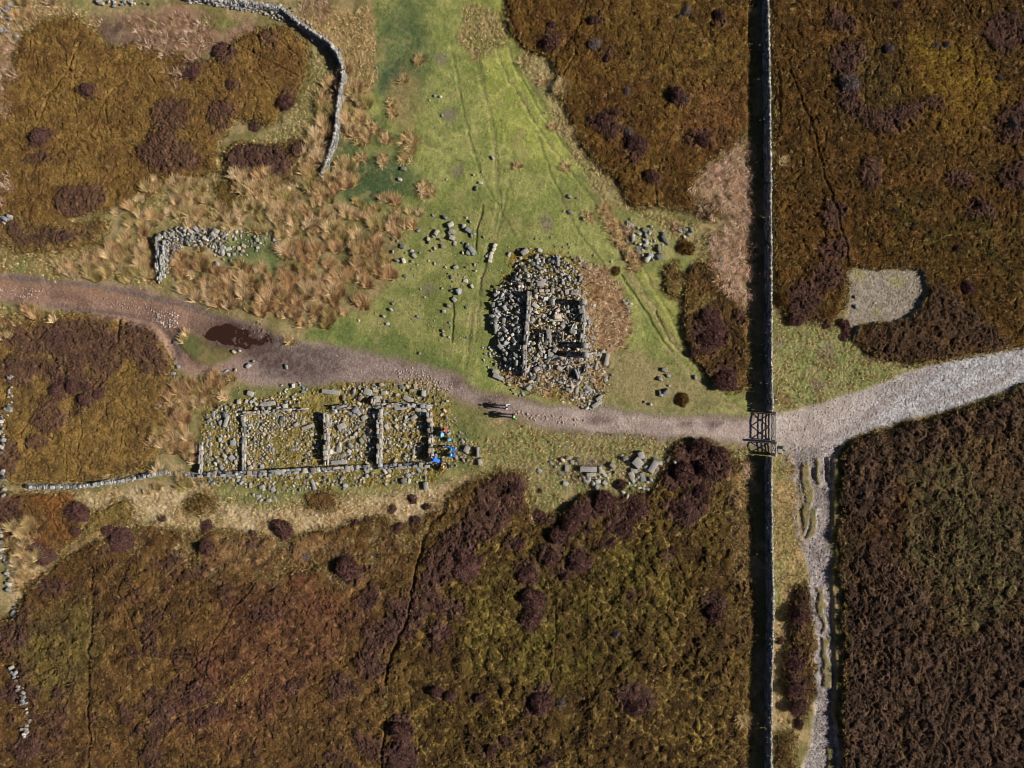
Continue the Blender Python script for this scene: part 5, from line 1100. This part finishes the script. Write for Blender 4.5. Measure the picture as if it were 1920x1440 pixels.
def person(px, py, face, pose, label, jacket, trousers, hat=None, hair=M_hair_d, scale=1.0):
    J = POSES[pose]; B = []
    v = lambda q: np.array(q, float)
    pel, che, neck, head = v(J['pel']), v(J['che']), v(J['neck']), v(J['head'])
    up = (che - pel) / np.linalg.norm(che - pel); rt = np.array([1.0, 0, 0]); mid = pel + (che - pel) * .5
    for s in (-.07, .07):
        B += [(pel + rt * s, mid + rt * s * .95, .125, .115, 'j'), (mid + rt * s, che + rt * s * 1.5, .115, .12, 'j')]
    B += [(che, neck, .09, .06, 'j'), (neck, head, .055, .06, 's')]
    hd = head - neck; hd /= np.linalg.norm(hd); fw = np.cross(hd, rt) * 1.0
    fw = fw if fw[1] > -0.2 and (abs(fw[2]) < .9 or fw[2] < 0) else -fw
    cr = head + hd * .06
    B += [(cr - fw * .035, cr + fw * .02, .088, .08, 's'), (head - hd * .015 + fw * .02, head - hd * .05 + fw * .045, .066, .045, 's'),
          (cr + fw * .09 - hd * .03, cr + fw * .105 - hd * .06, .010, .016, 's')]
    for s in (-1, 1): B.append((cr + rt * s * .083 - hd * .03, cr + rt * s * .09 - hd * .065 - fw * .01, .014, .010, 's'))
    for k, s in ((0, -1), (1, 1)):
        sh, el, wr = v(J['sh'][k]), v(J['el'][k]), v(J['wr'][k])
        B += [(che + rt * s * .09 + up * .03, sh, .085, .07, 'j'), (sh, el, .066, .05, 'j'), (el, wr, .05, .036, 'j')]
        f = (wr - el) / np.linalg.norm(wr - el); side = np.cross(f, [0, 0, 1.0]); side = side / (np.linalg.norm(side) + 1e-6) if np.linalg.norm(side) > .2 else np.array([0, 1.0, 0])
        pn = np.cross(side, f); pm_ = wr + f * .085
        for q in (-.026, 0, .026): B.append((wr + f * .02 + side * q * .6, pm_ + side * q, .018, .015, 's'))
        for q, (o_, ln) in enumerate(((-.036, .058), (-.012, .072), (.012, .078), (.036, .07))):
            a_ = pm_ + side * o_; b_ = a_ + f * ln * .55 + side * o_ * .1; c_ = b_ + f * ln * .4 - pn * ln * .35
            B += [(a_, b_, .0105, .0098, 's'), (b_, c_, .0098, .009, 's')]
        th = wr + f * .03 + side * .03 * -s; B += [(th, th + f * .035 - side * .03 * s, .013, .011, 's'), (th + f * .035 - side * .03 * s, th + f * .07 - side * .035 * s, .011, .0095, 's')]
        hp, kn, an, toe = pel + rt * s * .095 - up * .02, v(J['kn'][k]), v(J['an'][k]), v(J['toe'][k])
        B += [(hp, kn, .098, .064, 't'), (kn, an + (kn - an) * .35, .062, .06, 't'), (an + (kn - an) * .35, an, .058, .045, 't'), (an, an + (toe - an) * .1 + np.array([0, 0, -.03]), .05, .05, 'b'), (an + np.array([0, 0, -.035]), toe, .045, .04, 'b')]
    vs, fs = [], []
    for a, b, ra, rb, t in B:
        q, f = capsule(a, b, ra, rb); o_ = len(vs); vs += [tuple(z) for z in q]; fs += [tuple(i + o_ for i in ff) for ff in f]
    me = bpy.data.meshes.new('body_draft'); me.from_pydata(vs, [], fs); tmp = bpy.data.objects.new('body_draft', me); COL.objects.link(tmp)
    md = tmp.modifiers.new('r', 'REMESH'); md.mode = 'VOXEL'; md.voxel_size = .0095; md.use_smooth_shade = True
    sm = tmp.modifiers.new('s', 'SMOOTH'); sm.factor = .5; sm.iterations = 2
    dg = bpy.context.evaluated_depsgraph_get(); out = bpy.data.meshes.new_from_object(tmp.evaluated_get(dg)); bpy.data.objects.remove(tmp); bpy.data.meshes.remove(me)
    out.name = 'person'; nv = len(out.vertices); co = np.empty(nv * 3, F); out.vertices.foreach_get('co', co); co = co.reshape(-1, 3)
    best = np.full(nv, 1e9); lab = np.zeros(nv, int); key = {'s': 0, 'j': 1, 't': 2, 'b': 3}
    for a, b, ra, rb, t in B:
        d = b - a; L_ = d @ d + 1e-12; tt = np.clip(((co - a) @ d) / L_, 0, 1); dist = np.linalg.norm(co - a - tt[:, None] * d, axis=1) - (ra + (rb - ra) * tt)
        m_ = dist < best; best[m_] = dist[m_]; lab[m_] = key[t]
    for m_ in (M_skin, jacket, trousers, M_boot): out.materials.append(m_)
    fi = np.empty(len(out.loops), np.int32); out.loops.foreach_get('vertex_index', fi); st = np.empty(len(out.polygons), np.int32); out.polygons.foreach_get('loop_start', st)
    out.polygons.foreach_set('material_index', lab[fi[st]].astype(np.int32)); out.polygons.foreach_set('use_smooth', np.ones(len(st), bool))
    o = bpy.data.objects.new('person', out); COL.objects.link(o)
    x, y = P(px, py); o.location = (x, y, float(zat(x, y)) + .0); o.rotation_euler = (0, 0, math.radians(face - 90)); o.scale = (scale,) * 3
    tag(o, label, 'person')
    def cap_part(nm, mat, r0, zcut, push):
        q, f = ICO3; R = np.stack([rt, fw, hd], 1); w = q.copy(); rr = np.array([.092, .108, .098]) * r0
        keep = (w[:, 2] > zcut) | ((w[:, 1] < -.25) & (w[:, 2] > zcut - push)); ok = keep[f].all(1)
        w = (w * rr) @ R.T + cr + fw * -.008 + hd * .006
        link(nm, mesh_np(nm, w, [f[ok]], None, True), mat, o)
    cap_part('hair', hair, 1.03, .12, .75)
    if hat: cap_part('hat', hat, 1.14, .12, .25)
    for s in (-1, 1):
        q, f = ICO1; w = q * .012 + cr + fw * .083 - hd * .02 + rt * s * .033; link('eye', mesh_np('eye', w, [f], None, True), M_eye, o)
    q, f = ICO1; w = q * np.array([.024, .008, .007]) @ np.eye(3); w = (w @ np.stack([rt, fw, hd], 1).T) + cr + fw * .072 - hd * .098; link('mouth', mesh_np('mouth', w, [f], None, True), M_lip, o)
    return o
ICO3, ICO1 = ico(3), ico(2)
J_ = {k: flat_mat(k + '_cloth', c) for k, c in dict(red=(158, 84, 84), pale_blue=(120, 190, 226), blue=(48, 100, 196), bright_blue=(50, 120, 236), navy=(36, 44, 70), charcoal=(54, 54, 58), black=(34, 34, 38), grey=(206, 206, 214), tan=(170, 140, 104), teal=(30, 184, 168), mint=(130, 236, 196), lime=(170, 255, 130), yellow=(244, 214, 110), white=(176, 174, 168), cyan=(10, 178, 222), brown=(96, 76, 60), lemon=(190, 200, 90)).items()}
person(949, 763, 5, 'walk', 'slim walker in a pale grey jacket and dark trousers on the track', J_['grey'], J_['navy'], None, M_hair_d, .97)
person(962, 780, 0, 'stand', 'walker in a dark jacket and bright green hat on the track', J_['charcoal'], J_['black'], J_['lime'], M_hair_d, 1.05)
person(838, 805, 200, 'sit', 'hiker in a faded red top sitting at the top of the resting group', J_['red'], J_['navy'], None, M_hair_b)
person(831, 814, 170, 'sit', 'hiker in a pale blue jacket sitting just below the one in red', J_['pale_blue'], J_['charcoal'], None, M_hair_d)
person(849, 838, 250, 'arms', 'hiker in a blue jacket and teal hat standing with arms spread', J_['blue'], J_['navy'], J_['teal'], M_hair_d)
person(849, 854, 110, 'sit', 'hiker in a blue jacket and mint green cap facing the one with spread arms', J_['blue'], J_['blue'], J_['mint'], M_hair_d)
person(822, 862, 150, 'bend', 'hiker in a bright blue coat bending over by the end wall', J_['bright_blue'], J_['navy'], None, M_hair_d)
person(830, 878, 60, 'crouch', 'hiker in a tan coat and yellow hat crouching at the foot of the ruin', J_['tan'], J_['brown'], J_['yellow'], M_hair_b)

def backpack(px, py, rz, label, main, trim):
    x, y = P(px, py); e = empty('backpack', (x, y, float(zat(x, y)) + .05), math.radians(rz))
    def puff(nm, c, s, m_, sq=.55):
        q, f = ICO3; w = np.sign(q) * np.abs(q) ** sq * np.array(s) * .5 + np.array(c); link(nm, mesh_np(nm, w, [f], None, True), m_, e)
    puff('bag', (0, 0, .26), (.34, .24, .5), main); puff('lid', (0, 0, .5), (.32, .25, .14), trim); puff('pocket', (0, .13, .2), (.24, .12, .26), trim)
    for s in (-.09, .09):
        vs, fs = [], []
        pts = [(s, -.11, .46), (s * 1.1, -.2, .38), (s * 1.2, -.2, .22), (s * 1.2, -.12, .1)]
        for a, b in zip(pts[:-1], pts[1:]):
            q, f = capsule(a, b, .02, .02, 8); o_ = len(vs); vs += [tuple(z) for z in q]; fs += [tuple(i + o_ for i in ff) for ff in f]
        me = bpy.data.meshes.new('strap'); me.from_pydata(vs, [], fs); link('strap', me, J_['black'], e)
    return tag(e, label, 'backpack')
backpack(843, 824, 20, 'cyan rucksack set down between the seated hikers', J_['cyan'], J_['pale_blue'])
backpack(819, 837, 80, 'pale grey and lemon-yellow rucksack leaning on the end wall', J_['white'], J_['lemon'])
backpack(842, 874, 40, 'dark navy rucksack on the stones beside the crouching hiker', J_['navy'], J_['navy'])

# short blades all over the grazed turf
n = 60000; x, y = rg.uniform(560, 1480, n), rg.uniform(0, 960, n)
i = np.clip((((x - 960) / PXM + 54) / STEP).astype(int), 0, NX - 1); j = np.clip((((720 - y) / PXM + 41) / STEP).astype(int), 0, NY - 1)
k = (CLS[j, i] == 0) & (ms[j, i] < .5) & (N3[j, i] + N2[j, i] > rg.uniform(.6, 1.5, n))
v_, f_, c_ = tufts(x[k], y[k], rg, .12, 6, .13, [(1, 1, 1)], (.1, .2), 1.2, .035)
own = np.clip(colr[j, i][k], .01, .6); c_ = c_ * np.repeat(own, 30, 0) * 1.25
tag(link('grass', mesh_np('grass', v_, f_, c_), M_blade), 'short grazed green grass across the middle of the site', None, None, 'stuff')

# wiry heather shoots over the cushions and straggling past their edges, straw grass mixing in along the borders
n = 230000; x, y = rg.uniform(-20, 1940, n), rg.uniform(-20, 1460, n)
i = np.clip((((x - 960) / PXM + 54) / STEP).astype(int), 0, NX - 1); j = np.clip((((720 - y) / PXM + 41) / STEP).astype(int), 0, NY - 1)
k = (hm[j, i] > .25) & (CLS[j, i] < 2); own = np.clip(colr[j, i][k], .006, .6)
v_, f_, c_ = tufts(x[k], y[k], rg, .10, 5, .17, [(1, 1, 1)], (.05, .1), 1.3, .045); c_ = c_ * np.repeat(own, 25, 0) * 1.12
tag(link('heather_shoots', mesh_np('heather_shoots', v_, f_, c_), M_blade), 'wiry heather shoots standing over the whole brown moor', None, None, 'stuff')
n = 400000; x, y = rg.uniform(-20, 1940, n), rg.uniform(-20, 1460, n)
i = np.clip((((x - 960) / PXM + 54) / STEP).astype(int), 0, NX - 1); j = np.clip((((720 - y) / PXM + 41) / STEP).astype(int), 0, NY - 1)
eb = HB[j, i]; k = (eb > .06) & (eb < .80) & (CLS[j, i] < 2) & (rg.random(n) < .75 * (N2[j, i] + .25))
EDGE = [A(168, 142, 92), A(146, 126, 70), A(122, 110, 58), A(112, 86, 48), A(96, 72, 42)]
tag(link('moor_grass', mesh_np('moor_grass', *tufts(x[k], y[k], rg, .12, 8, .26, EDGE, (.1, .3), 1.2, .04)), M_blade), 'straggling moor grass mixed into the heather edges', None, None, 'stuff')
